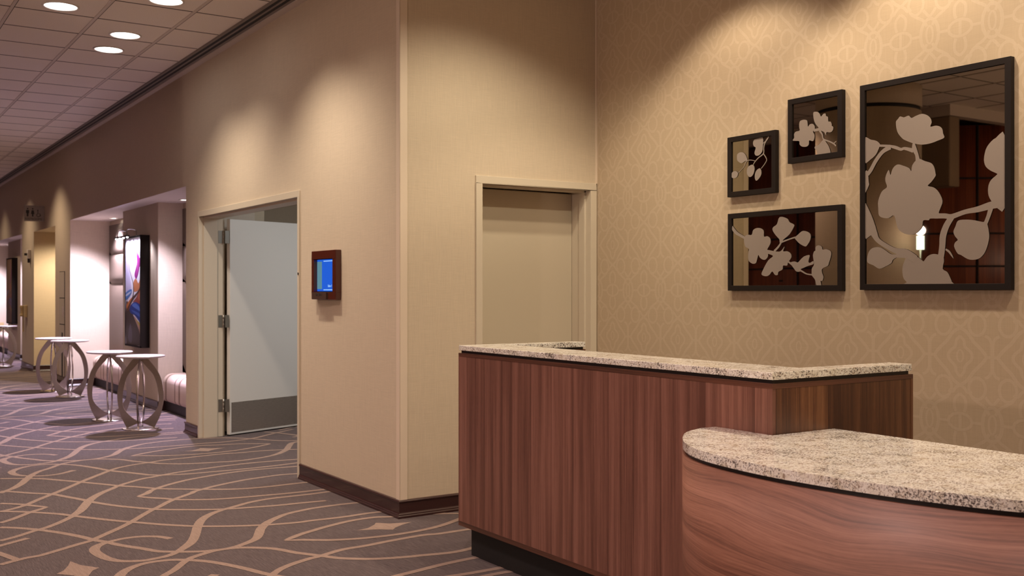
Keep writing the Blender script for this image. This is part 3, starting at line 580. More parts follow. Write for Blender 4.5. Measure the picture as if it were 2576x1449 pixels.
# seating niches: side walls, back, soffit, pier
for i, o in enumerate((0, OFF)):
    n = MB()
    n.box(X1 + WT, NB + .1, N0 - .12 + o, N0 + o, 0, 2.7, LINEN_LIT)
    n.box(X1 + .001, X1 + WT, N0 - .001 + o, N0 + .004 + o, 0, HN, LINEN_LIT)
    n.box(X1 + .001, NB + .1, N1 - .004 + o, N1 + .12 + o, 0, HN - .001, LINEN_LIT)
    n.box(NB, NB + .1, N0 + o, N1 + o, 0, 2.7, LINEN)
    n.box(X1 + .002, NB + .1, N0 + o, N1 + o, HN - .003, HN + .1, GYPSUM)
    n.box(PF, NB, P0 + o, P1 + o, 0, HN - .003, LINEN_LIT)
    n.box(PF - .003, PF, P0 + .004 + o, P1 - .004 + o, 0, HN - .003, LINEN)  # unlit front keeps the plain linen, pier sides carry the lit tone
    struct(n, 'wall_niche')

# restroom passage
n = MB()
n.box(X1 + .001, X1 + 2.6, Q1 - .003, Q1 + .1, 0, HQ, LINEN_WARM)
n.box(X1 + .001, X1 + 2.6, Q0 - .1, Q0 + .003, 0, HQ, LINEN_WARM)
n.box(X1 + 2.5, X1 + 2.6, Q0, Q1, 0, HQ, LINEN_WARM)
n.box(X1 + .001, X1 + 2.6, Q0, Q1, HQ - .003, HQ + .1, LINEN)
struct(n, 'wall_passage')

# room behind the double door
n = MB()
n.box(X1 + WT, 6.6, Y1 + .28, Y1 + .38, 0, 3.0, PAINT)
n.box(6.5, 6.6, Y1 + .3, 12, 0, 3.0, LINEN)
n.box(NB + .1, 6.6, 11.9, 12, 0, 3.0, LINEN)
n.box(X1 + WT, 6.6, Y1 + .3, 12, 2.75, 2.85, LINEN)
n.box(NB + .1, NB + .2, N0 - .12, 12, 0, 3, LINEN)
struct(n, 'wall_meeting_room')
n = MB(); n.box(7.1, 7.2, -4.2, 33, 0, ZC, LINEN); struct(n, 'wall_far')
n = MB(); n.box(-6.2, 7.2, -4.3, -4.2, 0, ZC, LINEN); n.box(-6.2, 7.2, 33, 33.1, 0, ZC, LINEN); struct(n, 'wall_rear')
n = MB(); n.box(-6.3, -6.2, -4.2, 33, 0, ZC, LINEN); struct(n, 'wall_front')

# opposite side of the corridor, seen in the mirrors: wood panelling with black joints
def panelled_box(x0, x1, y0, y1, z0, z1, step=1.2, zs=(0.9, 1.72, 2.35, 2.95), off=0.0):
    mb = MB(); mb.box(x0, x1, y0, y1, z0, z1, REDWOOD)
    e = .003
    for z in zs:
        if z0 < z < z1: mb.box(x0 - e, x1 + e, y0 - e, y1 + e, z - .012, z + .012, BLACK)
    y = y0 + off
    while y < y1:
        if y > y0 + .1: mb.box(x1, x1 + e, y - .014, y + .014, z0, z1, BLACK)
        y += step
    return mb
struct(panelled_box(-2.5, -2.3, 9.2, 30, 0, ZC - .12, 1.35, (1.55,), .9), 'wall_opposite')
struct(panelled_box(-2.3, -2.02, 9.5, 9.95, 0, ZC - .12, 3, (1.95, 1.55)), 'wall_opposite_pier')
mb = MB()
def cylinder_wall(mb, cx, cy, r, z0, z1, mat, n=72): mb.lathe([(r, z0), (r, z1)], mat, cx, cy, n)
cylinder_wall(mb, -4.55, 9.6, 2.55, 0, ZC - .12, REDWOOD)
for z in (1.72, 2.13, 2.82): cylinder_wall(mb, -4.55, 9.6, 2.556, z - .012, z + .012, BLACK)
for a in (-52, -78, -104, -26, 0): 
    x, y = -4.55 + 2.553 * math.cos(R(a)), 9.6 + 2.553 * math.sin(R(a))
    mb.box(x - .012, x + .012, y - .012, y + .012, 0, ZC - .12, BLACK)
struct(mb, 'wall_curved')
mb = MB()
mb.box(-6.2, -1.95, 7.28, 7.40, ZC - .13, ZC, TEE); mb.box(-2.07, -1.95, 7.40, 12, ZC - .13, ZC, TEE)
struct(mb, 'trim_4')
mb = MB(); mb.box(-2.17, -1.97, 7.30, 8.6, 2.64, ZC - .13, LINEN_BROWN); struct(mb, 'wall_bulkhead', bevel=.015)
mb = MB()
mb.lathe([(.548, 0), (.548, 3.33)], LINEN, -.46, 7.28, 64); mb.lathe([(.535, 3.33), (.535, 3.37)], BLACK, -.46, 7.28, 64); mb.lathe([(.552, 3.37), (.552, ZC)], LINEN, -.46, 7.28, 64)
struct(mb, 'wall_round_column')

# ================================================================== DOORS
# double-door frame with one leaf standing open
d1 = thing('door_1', kind='structure', loc=(X1, D1, 0))
def loc_mb(): return MB()
def child(mb, name, parent, **kw):
    """build in world coordinates under a parent that sits at its own base"""
    o = mb.build(name, **kw)
    o.parent = parent
    o.matrix_parent_inverse = Matrix.Identity(4)
    Mx = world_of(parent).inverted()
    o.data.transform(Mx)
    return o
def world_of(o):
    m = Matrix.LocRotScale(o.location, o.rotation_euler, o.scale)
    return world_of(o.parent) @ m if o.parent else m
fr = MB()
JW = 0.05
for (a, b) in ((D0, D0 + JW * .75), (D1 - JW * .75, D1)):
    fr.box(X1 - .012, 3.188 if a > 8 else X1 + WT, a, b, 0, HD - .05, PAINT)
fr.box(X1 - .012, X1 + WT, D0, D1, HD - .05, HD, PAINT)
# stops inside the rebate
fr.box(X1 + .035, X1 + .165, D1 - JW * .75 - .014, D1 - JW * .75, 0, HD - .05, PAINT)
fr.box(X1 + .035, X1 + .165, D0 + JW * .75, D0 + JW * .75 + .014, 0, HD - .05, PAINT)
fr.box(X1 + .035, X1 + .165, D0, D1, HD - .066, HD - .05, PAINT)
child(fr, 'door_frame', d1, bevel=.002)
HXP, HYP = 3.205, 9.915
leaf = MB()
LW, LT = 1.17, .045
ang = math.atan2(10.218 - 9.917, 4.079 - 3.256)
leaf.box(.028, LW, -.002, LT, .012, 2.113, PAINT_WHITE)
lf = leaf.build('door_leaf', bevel=.002)
lf.parent = d1
lf.location = (HXP + .02 - X1, HYP - D1, 0); lf.rotation_euler = (0, 0, ang)
kp = MB(); kp.box(.045, LW - .03, -.0035, -.002, .032, .325, KICK)
for x in [.055 + i * .132 for i in range(9)]:
    for z in (.042, .315): kp.box(x - .004, x + .004, -.0045, -.0035, z - .004, z + .004, HINGE)
kpo = kp.build('kick_plate', lf); kpo['label'] = 'brushed steel kick plate'
sw = MB(); sw.box(.02, LW, .005, LT - .005, .0, .012, BLACK); sw.build('door_sweep', lf)
for z0, z1 in ((1.875, 1.998), (1.058, 1.178), (.238, .361)):
    h = MB()
    h.box(3.143, 3.183, D1 - JW * .75 - .002, D1 - JW * .75 + .001, z0, z1, HINGE)
    h.lathe([(.0075, z0), (.0075, z0 + (z1 - z0) / 3 - .001), (.0065, z0 + (z1 - z0) / 3), (.0075, z0 + (z1 - z0) / 3 + .001), (.0075, z0 + 2 * (z1 - z0) / 3 - .001), (.0065, z0 + 2 * (z1 - z0) / 3), (.0075, z0 + 2 * (z1 - z0) / 3 + .001), (.0075, z1)], HINGE, 3.193, D1 - JW * .75 - .006, 16)
    h.box(3.201, 3.241, HYP - .005, HYP - .002, z0, z1, HINGE)
    child(h, 'hinge', d1)
sp_ = MB(); sp_.box(X1 - .016, X1 - .012, D0 + .006, D0 + .020, kz(1.535), kz(1.552), SIGNK)
child(sp_, 'sensor_plate', d1)

# single door in the alcove, deep-set leaf
d2 = thing('door_2', kind='structure', loc=(E0, Y1, 0))
H2 = kz(2.166)
fr = MB()
IN0, IN1, HT = 3.563, 4.455, kz(2.118)
DY = 5.975
fr.box(E0, IN0, Y1 - .012, DY + .06, 0, HT, PAINT); fr.box(IN1, E1, Y1 - .012, DY + .06, 0, HT, PAINT); fr.box(E0, E1, Y1 - .012, DY + .06, HT, H2, PAINT)
fr.box(IN0, IN0 + .014, Y1 + .045, DY - .045, 0, HT, PAINT); fr.box(IN1 - .014, IN1, Y1 + .045, DY - .10, 0, HT, PAINT); fr.box(IN0, IN1, Y1 + .045, DY - .10, HT - .014, HT, PAINT)
child(fr, 'door_frame', d2, bevel=.002)
lm = MB(); lm.box(IN0 + .003, IN1 - .003, DY, DY + .045, .01, HT - .012, PAINT_LEAF)
child(lm, 'door_leaf', d2, bevel=.002)

# ================================================================== RECEPTION COUNTER
CX, CX2 = 2.823, 3.628
CY0, CY1 = 2.585, 4.800
ZT, ST = 1.1245, .0275
rc = thing('reception_counter', 'tall U-shaped walnut reception counter with speckled granite ledge and black toe kick', 'counter', (CX, CY0, 0))
def rcpart(mb, name, label=None, **kw):
    o = child(mb, name, rc, **kw)
    if label: o['label'] = label
    return o
top = MB()
out = [(CX - .002, CY0), (CX2, CY0), (CX2, CY0 + .106), (3.085, CY0 + .106), (3.085, CY1 - .100), (3.600, CY1 - .100), (3.600, CY1), (CX - .002, CY1)]
top.prism(out, ZT - ST, ZT, GRANITE)
rcpart(top, 'granite_ledge', 'speckled cream granite ledge', bevel=.003)
def ushape(e, x2, x3, w0, w1, wf):
    return [(CX + e, CY0 + e), (x2, CY0 + e), (x2, CY0 + w0), (wf, CY0 + w0), (wf, CY1 - w1), (x3, CY1 - w1), (x3, CY1 - e), (CX + e, CY1 - e)]
rv = MB(); rv.prism(ushape(.010, CX2 - .010, 3.590, .095, .09, 3.075), ZT - ST - .014, ZT - ST, REVEAL)
rcpart(rv, 'reveal_strip', 'black shadow strip under the ledge')
ZP, ZB = ZT - ST - .014, .158
bd = .018
fp = MB()
fp.box(CX + .001, CX + .020, CY0 + .002, CY1 + .004, ZB, ZP, WOODF)
fp.box(CX - .0005, CX + .001, CY0 - .0005, CY1 + .004, ZP - bd, ZP, WOODH); fp.box(CX - .0005, CX + .001, CY0 - .0005, CY1 + .004, ZB, ZB + .024, WOODH)
fp.box(CX - .0005, CX + .001, CY0 - .0005, CY0 + .012, ZB + .024, ZP - bd, WOODF); fp.box(CX - .0005, CX + .001, CY1 - .008, CY1 + .004, ZB + .024, ZP - bd, WOODF)
rcpart(fp, 'front_panel')
ep = MB()
ep.box(CX + .020, CX2 + .004, CY0 + .001, CY0 + .095, ZB, ZP, WOODE)
ep.box(CX + .001, CX2 + .006, CY0 - .0005, CY0 + .001, ZP - bd, ZP, WOODH)
ep.box(CX2 - .006, CX2 + .006, CY0 - .0005, CY0 + .001, ZB, ZP - bd, WOODE)
rcpart(ep, 'end_panel')
ep = MB(); ep.box(CX + .020, 3.605, CY1 - .095, CY1 + .003, ZB, ZP, WOODE); rcpart(ep, 'end_panel')
bk = MB(); bk.box(CX + .020, 3.07, CY0 + .095, CY1 - .095, ZB, ZP, WOODE); rcpart(bk, 'inner_panel')
tk = MB(); tk.prism(ushape(.049, CX2 - .04, 3.56, .09, .09, 3.04), 0, ZB, BLACK)
rcpart(tk, 'toe_kick', 'black recessed toe kick')

# ================================================================== LOW CURVED DESK
low = [(2.822, 2.868), (2.746, 2.868), (2.634, 2.822), (2.540, 2.745), (2.455, 2.650), (2.392, 2.550), (2.345, 2.420), (2.318, 2.250), (2.312, 2.090), (2.326, 1.920), (2.352, 1.765), (2.390, 1.620), (2.440, 1.485), (2.510, 1.360), (2.610, 1.240), (2.750, 1.130), (2.930, 1.060), (3.150, 1.030)]
curve = [(2.822, 2.864)] + catmull(low[1:], 8)
XB = 3.152
ld = thing('curved_desk', 'low curved walnut desk with granite top wrapping the near end of the tall counter', 'desk', (2.7, 1.9, 0))
def outline(inset=0.0):
    pts = []
    n = len(curve)
    for i, p in enumerate(curve):
        a = curve[max(0, i - 1)]; b = curve[min(n - 1, i + 1)]
        dx, dy = b[0] - a[0], b[1] - a[1]; l = math.hypot(dx, dy) or 1
        pts.append((p[0] - dy / l * inset, p[1] + dx / l * inset))
    # curve runs clockwise seen from above: counter side -> corridor side -> camera side
    pts[0] = (CX - .0035, pts[0][1]); pts[-1] = (XB - inset, pts[-1][1])
    return (pts + [(XB - inset, CY0 - .003), (CX - .0035, CY0 - .003)])
def inset_sign():
    a = curve[20]; b = curve[21]
    return 1
tp = MB(); tp.prism(outline(0.0)[::1], .9 - .030, .900, GRANITE)
o = child(tp, 'granite_top', ld, bevel=.004); o['label'] = 'speckled cream granite desk top'
S = -1
rv = MB(); rv.prism(outline(.012), .9 - .030 - .014, .9 - .030, REVEAL, smooth=False); child(rv, 'reveal_strip', ld)
wd = MB(); wd.prism(outline(-.001), .100, .9 - .030 - .014, WOODC, smooth=True); child(wd, 'curved_front', ld)
tk = MB(); tk.prism(outline(.06), 0, .100, BLACK); child(tk, 'toe_kick', ld)

# ================================================================== ETCHED MIRRORS
FX = X2 - .032
def framed(name, label, y0, y1, z0, z1, petals, stems, cat='mirror'):
    t = thing(name, label, cat, (X2, (y0 + y1) / 2, z0), group=None)
    fw = .030
    m = MB()
    # four mitred members
    o_ = [(y0, z0), (y1, z0), (y1, z1), (y0, z1)]; i_ = [(y0 + fw, z0 + fw), (y1 - fw, z0 + fw), (y1 - fw, z1 - fw), (y0 + fw, z1 - fw)]
    for k in range(4):
        a, b, c_, d = o_[k], o_[(k + 1) % 4], i_[(k + 1) % 4], i_[k]
        m.face([(FX, *a), (FX, *b), (FX, *c_), (FX, *d)], FRAME)
        m.face([(FX, *a), (FX, *b), (X2 - .002, *b), (X2 - .002, *a)], FRAME)
        m.face([(FX, *d), (FX, *c_), (X2 - .002, *c_), (X2 - .002, *d)], FRAME)
        m.face([(X2 - .002, *a), (X2 - .002, *b), (X2 - .002, *c_), (X2 - .002, *d)], FRAME)
    child(m, 'frame', t, bevel=.0015)
    g = MB(); g.box(XG, XG + .004, y0 + fw - .004, y1 - fw + .004, z0 + fw - .004, z1 - fw + .004, MIRROR)
    child(g, 'mirror_glass', t)
    s = MB()
    lo = (y0 + fw - .001, z0 + fw - .001); hi = (y1 - fw + .001, z1 - fw + .001)
    cl = lambda p: (min(max(p[0], lo[0]), hi[0]), min(max(p[1], lo[1]), hi[1]))
    n = 0
    for p in petals:
        p2 = catmull(p, 3, True)
        for t3 in fill([cl(q) for q in p2]): s.face([(XG - .003 - n * 3e-5, *q) for q in t3], ETCH)
        n += 1
    for p in stems:
        for q in ribbon(catmull(p, 4)): s.face([(XG - .003 - n * 3e-5, *cl(r)) for r in q], ETCH)
        n += 1
    o = child(s, 'etched_blossom', t, fix=False); o['label'] = 'frosted silver blossom branch'
    return t
XG = 4.491
fk = .9931
fy = lambda y: y * fk
fz = lambda z: 1.42 + (z - 1.42) * fk
framed('etched_mirror', 'largest dark-framed mirror with a frosted blossom branch, right of the three smaller ones', fy(2.698), fy(3.530), fz(1.421), fz(2.4925), BIG_PETALS, BIG_STEMS)
framed('etched_mirror', 'small dark-framed mirror with five frosted buds, left of the square-set upper mirror', fy(4.111), fy(4.490), fz(1.979), fz(2.338), SMALL_PETALS, SMALL_STEMS)
framed('etched_mirror', 'small dark-framed mirror with two frosted flowers, topmost of the three small mirrors', fy(3.645), fy(4.020), fz(2.133), fz(2.494), MIDDLE_PETALS, MIDDLE_STEMS)
framed('etched_mirror', 'wide dark-framed mirror with frosted flowers, below the two smaller mirrors', fy(3.645), fy(4.487), fz(1.417), fz(1.879), LOW_PETALS, LOW_STEMS)

# ================================================================== ROOM DISPLAY BY THE DOUBLE DOOR
ky = lambda y: y * K
dp = thing('room_display', 'small cherry-framed meeting-room screen with blue display on the wall beside the double door', 'display', (X1, ky(6.82), kz(1.354)))
y0, y1, z0, z1 = ky(6.622), ky(7.060) * .9985, kz(1.354), kz(1.700)
FD = .042
XD = X1 - FD
ya, yb, za, zb = ky(6.68), ky(7.012), kz(1.408), kz(1.642)
m = MB()
m.box(XD, X1 - .001, y0, y1, zb, z1, CHERRY); m.box(XD, X1 - .001, y0, y1, z0, za - .002, CHERRY)
m.box(XD, X1 - .001, y0, ya, za - .002, zb, CHERRY); m.box(XD, X1 - .001, yb, y1, za - .002, zb, CHERRY)
m.box(X1 - .004, X1 - .001, ya, yb, za, zb, BLACK)
child(m, 'frame', dp, bevel=.002)
SCR = plain('screen_blue', (.0, .0, .0), 0.3, emit=(.010, .085, .50), es=.75)
SCR2 = plain('screen_teal', (.0, .0, .0), 0.3, emit=(.09, .20, .24), es=.7)
SCR3 = plain('screen_white', (.0, .0, .0), 0.3, emit=(.35, .62, 1.0), es=.6)
m = MB(); xs = X1 - .016
m.box(xs, xs + .008, ya + .006, yb - .006, za + .004, zb - .004, SCR)
yy0, yy1 = ya + .006, yb - .006     # small y is on the right-hand side
m.box(xs - .0006, xs, yy1 - .085, yy1, za + .020, zb - .018, SCR2)
for z in (za + .015, zb - .016): m.box(xs - .0008, xs, yy0 + .002, yy1 - .115, z - .003, z + .003, SCR3)
child(m, 'screen', dp)['label'] = 'lit blue screen with teal side strip'
def text(body, size, name, parent, origin, xdir, mat, extrude=.0004, align='CENTER'):
    """upright text whose reading direction is xdir and whose up is +z"""
    cu = bpy.data.curves.new(name, 'FONT'); cu.body = body; cu.size = size; cu.extrude = extrude
    cu.align_x = align; cu.align_y = 'CENTER'; cu.materials.append(mat)
    o = bpy.data.objects.new(name, cu); COL.objects.link(o)
    xd = Vector(xdir).normalized(); zd = Vector((0, 0, 1)); nd = xd.cross(zd)
    Mx = Matrix((xd, zd, nd)).transposed().to_4x4(); Mx.translation = Vector(origin)
    o.parent = parent
    loc_m = world_of(parent).inverted() @ Mx
    dg = bpy.context.evaluated_depsgraph_get()
    me = bpy.data.meshes.new_from_object(o.evaluated_get(dg)); me.name = name
    bpy.data.objects.remove(o)
    o = bpy.data.objects.new(name, me); COL.objects.link(o); o.parent = parent
    o.location = loc_m.to_translation(); o.rotation_euler = loc_m.to_euler()
    return o
text('Salon 1', .024, 'screen_lettering', dp, (xs - .0012, ya + .10, za + .042), (0, -1, 0), SCR3)
m = MB(); PLT = plain('bronze_name_plate', (.10, .055, .038), 0.4, 0.3)
m.box(XD - .016, XD, ky(6.755), ky(7.005), kz(1.356), za - .004, PLT)
pl_ = child(m, 'name_plate', dp, bevel=.001)
text('SALON 1', .030, 'plate_lettering', dp, (XD - .0165, ky(6.875), kz(1.388)), (0, -1, 0), SIGNK)

# ================================================================== PEDESTAL TABLES
def crescent():
    outer = [(.030, .728), (.070, .716), (.120, .655), (.180, .560), (.214, .460), (.228, .355), (.222, .255), (.200, .152), (.166, .070), (.134, .006)]
    inner = [(.0, .700), (.064, .625), (.121, .555), (.156, .462), (.174, .355), (.176, .262), (.160, .205), (.121, .150), (.062, .098), (.0, .066)]
    return catmull(outer, 4), catmull(inner, 4)
CO, CI = crescent()
def make_table():
    t = thing('pedestal_table', 'x', 'table')
    m = MB(); m.lathe([(.0, .728), (.200, .728), (.232, .733), (.240, .740), (.240, .745), (.234, .750), (.0, .750)], MARBLE, n=48)
    m.build('tabletop', t)['label'] = 'round pale stone top'
    for k in range(4):
        m = MB(); th = .006
        rows = []
        n = len(CO)
        ca, sa = math.cos(k * math.pi / 2), math.sin(k * math.pi / 2)
        def P(r, s, z): return (r * ca - s * sa, r * sa + s * ca, z)
        for i in range(n):
            (ro, zo), (ri, zi) = CO[i], CI[i]
            rows.append([P(ro, -th, zo), P(ri, -th, zi), P(ri, th, zi), P(ro, th, zo)])
        m.grid(rows, STEEL, False, closed=True)
        m.face(rows[0], STEEL); m.face(rows[-1][::-1], STEEL)
        m.build('leg', t, bevel=.0015)
    m = MB(); m.lathe([(.0, .001), (.180, .001), (.180, .006), (.172, .009), (.0, .010)], STEEL, n=40)
    m.build('base_plate', t)
    return t
tb = make_table()
specs = [((2.665, 10.97), -23, 'steel pedestal table with four bowed legs, rightmost and nearest to the double door'),
         ((2.560, 11.90), -5, 'steel pedestal table close behind the rightmost one, its pale top half covered by it'),
         ((2.680, 14.80), -20, 'steel pedestal table in front of the white niche end wall, nearer of the middle pair'),
         ((2.625, 15.70), 0, 'steel pedestal table behind the nearer middle one, beside the restroom passage'),
         ((2.715, 21.45), -10, 'steel pedestal table at the left edge, farthest down the corridor')]
for i, (p, rz, lab) in enumerate(specs):
    t = tb if i == 0 else copy_tree(tb)
    t.location = (p[0], p[1], 0); t.rotation_euler = (0, 0, R(rz)); t['label'] = lab; t['group'] = 'pedestal tables along the corridor'

# ================================================================== NICHE BENCHES AND BACK PANELS
def make_bench(L, name='upholstered_bench'):
    t = thing(name, 'x', 'bench')
    m = MB()
    # rounded cushion swept along the bench
    x0, x1, z0, z1, r = 0.0, .262, .115, .440, .10
    prof = []
    for cx, cz, a0, rr in ((x0 + r, z1 - r, 90, r), (x0 + .05, z0 + .05, 180, .05)):
        for k in range(7): a = R(a0 + k * 15); prof.append((cx + rr * math.cos(a), cz + rr * math.sin(a)))
    prof = prof + [(x1, z0), (x1, z1)]
    rows = []
    n = 24
    for i in range(n + 1):
        y = L * i / n; e = min(y, L - y); q = 1 - max(0, 1 - e / .06) ** 2 * .10
        rows.append([(x1 - (x1 - px) * q, y, z0 + (pz - z0) * q) for px, pz in prof])
    m.grid(rows, SEAT, True, closed=True); m.face(rows[0], SEAT); m.face(rows[-1][::-1], SEAT)
    m.build('seat_cushion', t)['label'] = 'cream satin seat with dark stripes'
    m = MB(); m.box(.045, x1, .01, L - .01, 0, .116, BENCHB); m.build('plinth', t)['label'] = 'dark plinth'
    return t
def make_panel(L, z0, z1):
    t = MB()
    nz = 10; ny = 14; rows = []
    for i in range(nz + 1):
        z = z0 + (z1 - z0) * i / nz; row = []
        for j in range(ny + 1):
            y = L * j / ny
            u, v = 2 * i / nz - 1, 2 * j / ny - 1
            b = .030 * (1 - abs(u) ** 6) * (1 - abs(v) ** 10) + .012
            row.append((-b, y, z))
        rows.append(row)
    t.grid(rows, PANELF, True)
    t.box(-.012, 0, 0, L, z0, z1, PANELF)
    return t.build('back_cushion')
bays = [(N0 + .01, P0 - .01, 'near niche, right of its painting'), (P1 + .01, N1 - .012, 'near niche, left of its painting'),
        (P1 + .01 + OFF, N1 - .012 + OFF, 'far niche, left of its painting'), (N0 + .01 + OFF, P0 - .01 + OFF, 'far niche, right of its painting')]
for k, (a, b, where) in enumerate(bays):
    t = make_bench(b - a); t.location = (NB - .263, a, 0)
    t['label'] = 'cream satin bench in the ' + where; t['group'] = 'benches in the niches'
    for z0, z1, wz in ((.445, 1.515, 'lowest, tall'), (1.520, 1.942, 'middle'), (1.948, 2.390, 'top')):
        p = make_panel(b - a, z0, z1); p.location = (NB - .001, a, 0)
        tag(p, wz + ' striped back cushion in the ' + where, 'back cushion', 'striped back cushions in the niches')

# ================================================================== PAINTINGS ON THE PIERS
def painting(o, label, cat='painting', shapes=True):
    t = thing('abstract_painting', label, cat, (PF, 13.25 + o, .72))
    y0, y1, z0, z1, d = 12.872 + o, 13.650 + o, .722, 2.088, .104
    m = MB(); xf = PF - .004 - d
    m.box(xf + .006, PF - .004, y0, y1, z0, z1, FRAME)
    for a in ((y0, y1, z0, z0 + .022), (y0, y1, z1 - .022, z1), (y0, y0 + .018, z0, z1), (y1 - .018, y1, z0, z1)): m.box(xf - .006, xf + .006, *a, FRAME)
    child(m, 'frame', t)
    c_ = MB()
    A = plain('art_white', (.82, .78, .90), 0.5) if 'art_white' not in MATS else MATS['art_white']
    ca, cb, cc, cd = y0 + .018, y1 - .018, z0 + .022, z1 - .022
    c_.face([(xf, ca, cc), (xf, cb, cc), (xf, cb, cd), (xf, ca, cd)], A)
    cl = lambda p: (min(max(p[0], ca), cb), min(max(p[1], cc), cd))
    def am(c0):
        if not shapes: c0 = (c0[0] * .35 + .16, c0[1] * .35 + .10, c0[2] * .35 + .075)
        nm = 'art_%d_%d_%d%s' % (int(c0[0] * 100), int(c0[1] * 100), int(c0[2] * 100), '' if shapes else 'b')
        return MATS.get(nm) or plain(nm, c0, 0.45)
    n = 0
    if not shapes:
        c_.face([(xf - .0002, ca, cc), (xf - .0002, cb, cc), (xf - .0002, cb, cd), (xf - .0002, ca, cd)], plain('art_ochre', (.30, .19, .11), .5))
    for col, p in ART_SHAPES:
        n += 1
        if not shapes and n < 3: continue
        for t3 in fill(catmull([cl((q[0] * 1.0 + o, q[1])) for q in p], 3, True)): c_.face([(xf - .0004 - n * 6e-5, *cl(q)) for q in t3], am(col))
    for col, p in ART_STROKES:
        n += 1
        for q in ribbon(catmull([(q[0] + o, q[1], q[2]) for q in p], 4)): c_.face([(xf - .0004 - n * 6e-5, *cl(r)) for r in q], am(col))
    child(c_, 'canvas', t, fix=False)
    # picture light: two arms carrying a bar of small lamps
    if shapes:
        pl = thing('picture_light', 'brass picture light with two curved arms over the bright painting in the near niche', 'lamp', (xf + .05, 13.2, z1))
        xa = 2.985
        m = MB()
        for y in (12.975, 13.43):
            m2 = MB()
            m2.tube(catmull([(3.10, y, z1 - .01), (3.10, y, z1 + .045), (3.085, y, z1 + .064), (3.03, y, z1 + .070), (xa + .01, y, z1 + .062), (xa, y, z1 + .035), (xa, y, 2.078)], 4), .0055, HINGE)
            child(m2, 'arm', pl)
        m.box(xa - .014, xa + .014, 12.87, 13.56, 2.062, 2.080, BENCHB)
        child(m, 'lamp_bar', pl)
        for y in (12.93, 13.12, 13.31, 13.50):
            m = MB(); m.lathe([(.0, 2.046), (.009, 2.048), (.012, 2.056), (.012, 2.063)], LENS, xa, y, 12)
            child(m, 'bulb', pl)
            spot('picture_lamp', (xa + .012, y, 2.045), (xf + .02, y, 1.72), 8, (.84, .80, 1.0), 128, .6, .03)
    return t
painting(0, 'tall black-framed abstract painting of red, blue and purple swirls on the near niche pier')
painting(OFF, 'tall black-framed abstract painting in brown and ochre on the far niche pier', shapes=False)

# ================================================================== DOWNLIGHTS
def make_downlight(r=.115):
    t = thing('downlight', 'x', 'ceiling lamp')
    m = MB(); m.lathe([(r + .018, 0), (r + .018, -.006), (r + .004, -.008), (r, -.002), (r, 0)], RING, n=40); m.build('trim_ring', t)
    m = MB(); m.lathe([(r, -.0016), (r * .9, -.0024), (0, -.003)], LENS, n=32); m.build('lens', t)['label'] = 'lit white lens'
    return t
dl = make_downlight()
dspec = [((2.107, 9.20), 'lit round ceiling downlight, the nearer of the close pair left of the slot diffuser', 40, SOFT),
         ((2.107, 9.83), 'lit round ceiling downlight, the farther of the close pair left of the slot diffuser', 50, SOFT),
         ((1.478, 8.53), 'lit round ceiling downlight, leftmost of those in the ceiling grid', 55, SOFT),
         ((2.112, 7.93), 'lit round ceiling downlight cut by the top edge of the picture', 40, SOFT)]
for i, (p, lab, wt, colr) in enumerate(dspec):
    t = dl if i == 0 else copy_tree(dl)
    t.location = (p[0], p[1], ZC); t['label'] = lab; t['group'] = 'downlights in the ceiling grid'
    spot('downlight_lamp', (p[0], p[1], ZC - .02), (p[0], p[1], 0), wt * .5, colr, 70, .6, .08)
ds = make_downlight(.055)
nl = [((3.405, 15.56), 'small lit downlight in the near niche soffit, beside the far end wall'), ((3.395, 11.95), 'small lit downlight in the near niche soffit, at its right edge'),
      ((3.405, 15.56 + OFF), 'small lit downlight in the far niche soffit, beside its end wall'), ((3.395, 11.95 + OFF), 'small lit downlight in the far niche soffit, nearest the restroom passage')]
for i, (p, lab) in enumerate(nl):
    t = ds if i == 0 else copy_tree(ds)
    t.location = (p[0], p[1], HN - .003); t['label'] = lab; t['group'] = 'downlights in the niche soffits'
    spot('niche_lamp', (p[0] - .10, p[1], HN - .03), (p[0] - .85, p[1] - .1, 0), (330, 170, 280, 150)[i], COOL, (136, 112)[i % 2], 1.0, .035)
    spot('added_pool_spot', (p[0] - .12, p[1], HN - .03), (p[0] - 1.15, p[1] - .75, 0), 290, (.76, .64, 1.0), 70, .5, .03)  # second spot per downlight, added to throw the lilac pool on the carpet

# ================================================================== FAR CORRIDOR FITTINGS
yS = 18.55
sg = thing('restroom_sign', 'grey projecting restroom sign with man, woman and wheelchair symbols above the passage', 'sign', (X1, yS, 2.56))
xa, xb, za, zb = 2.655, X1 - .003, 2.553, 2.812
m = MB(); m.box(xa, xb, yS - .008, yS + .008, za, zb, SIGNM); child(m, 'sign_plate', sg, bevel=.003)
# sign plane: u runs to +x, v up; symbols on the side facing the camera
yf = yS - .0095
W_, H_ = xb - xa, zb - za
def sx(u): return xa + u * W_
def sz(v): return za + v * H_
def shape(mb, polys):
    for p in polys:
        for t3 in fill(p): mb.face([(sx(a), yf, sz(b)) for a, b in t3], SIGNK)
def disc(cx, cy, r, n=16): return [(cx + r * math.cos(2 * math.pi * i / n), cy + r * W_ / H_ * math.sin(2 * math.pi * i / n)) for i in range(n)]
m = MB()
for cx in (.17,):
    shape(m, [disc(cx, .79, .038), [(cx - .075, .70), (cx + .075, .70), (cx + .075, .50), (cx + .042, .50), (cx + .042, .30), (cx - .042, .30), (cx - .042, .50), (cx - .075, .50)]])
child(m, 'man_symbol', sg, fix=False)
m = MB(); cx = .42
shape(m, [disc(cx, .79, .038), [(cx - .05, .70), (cx + .05, .70), (cx + .085, .46), (cx + .035, .46), (cx + .035, .30), (cx - .035, .30), (cx - .035, .46), (cx - .085, .46)]])
child(m, 'woman_symbol', sg, fix=False)
m = MB(); cx = .70
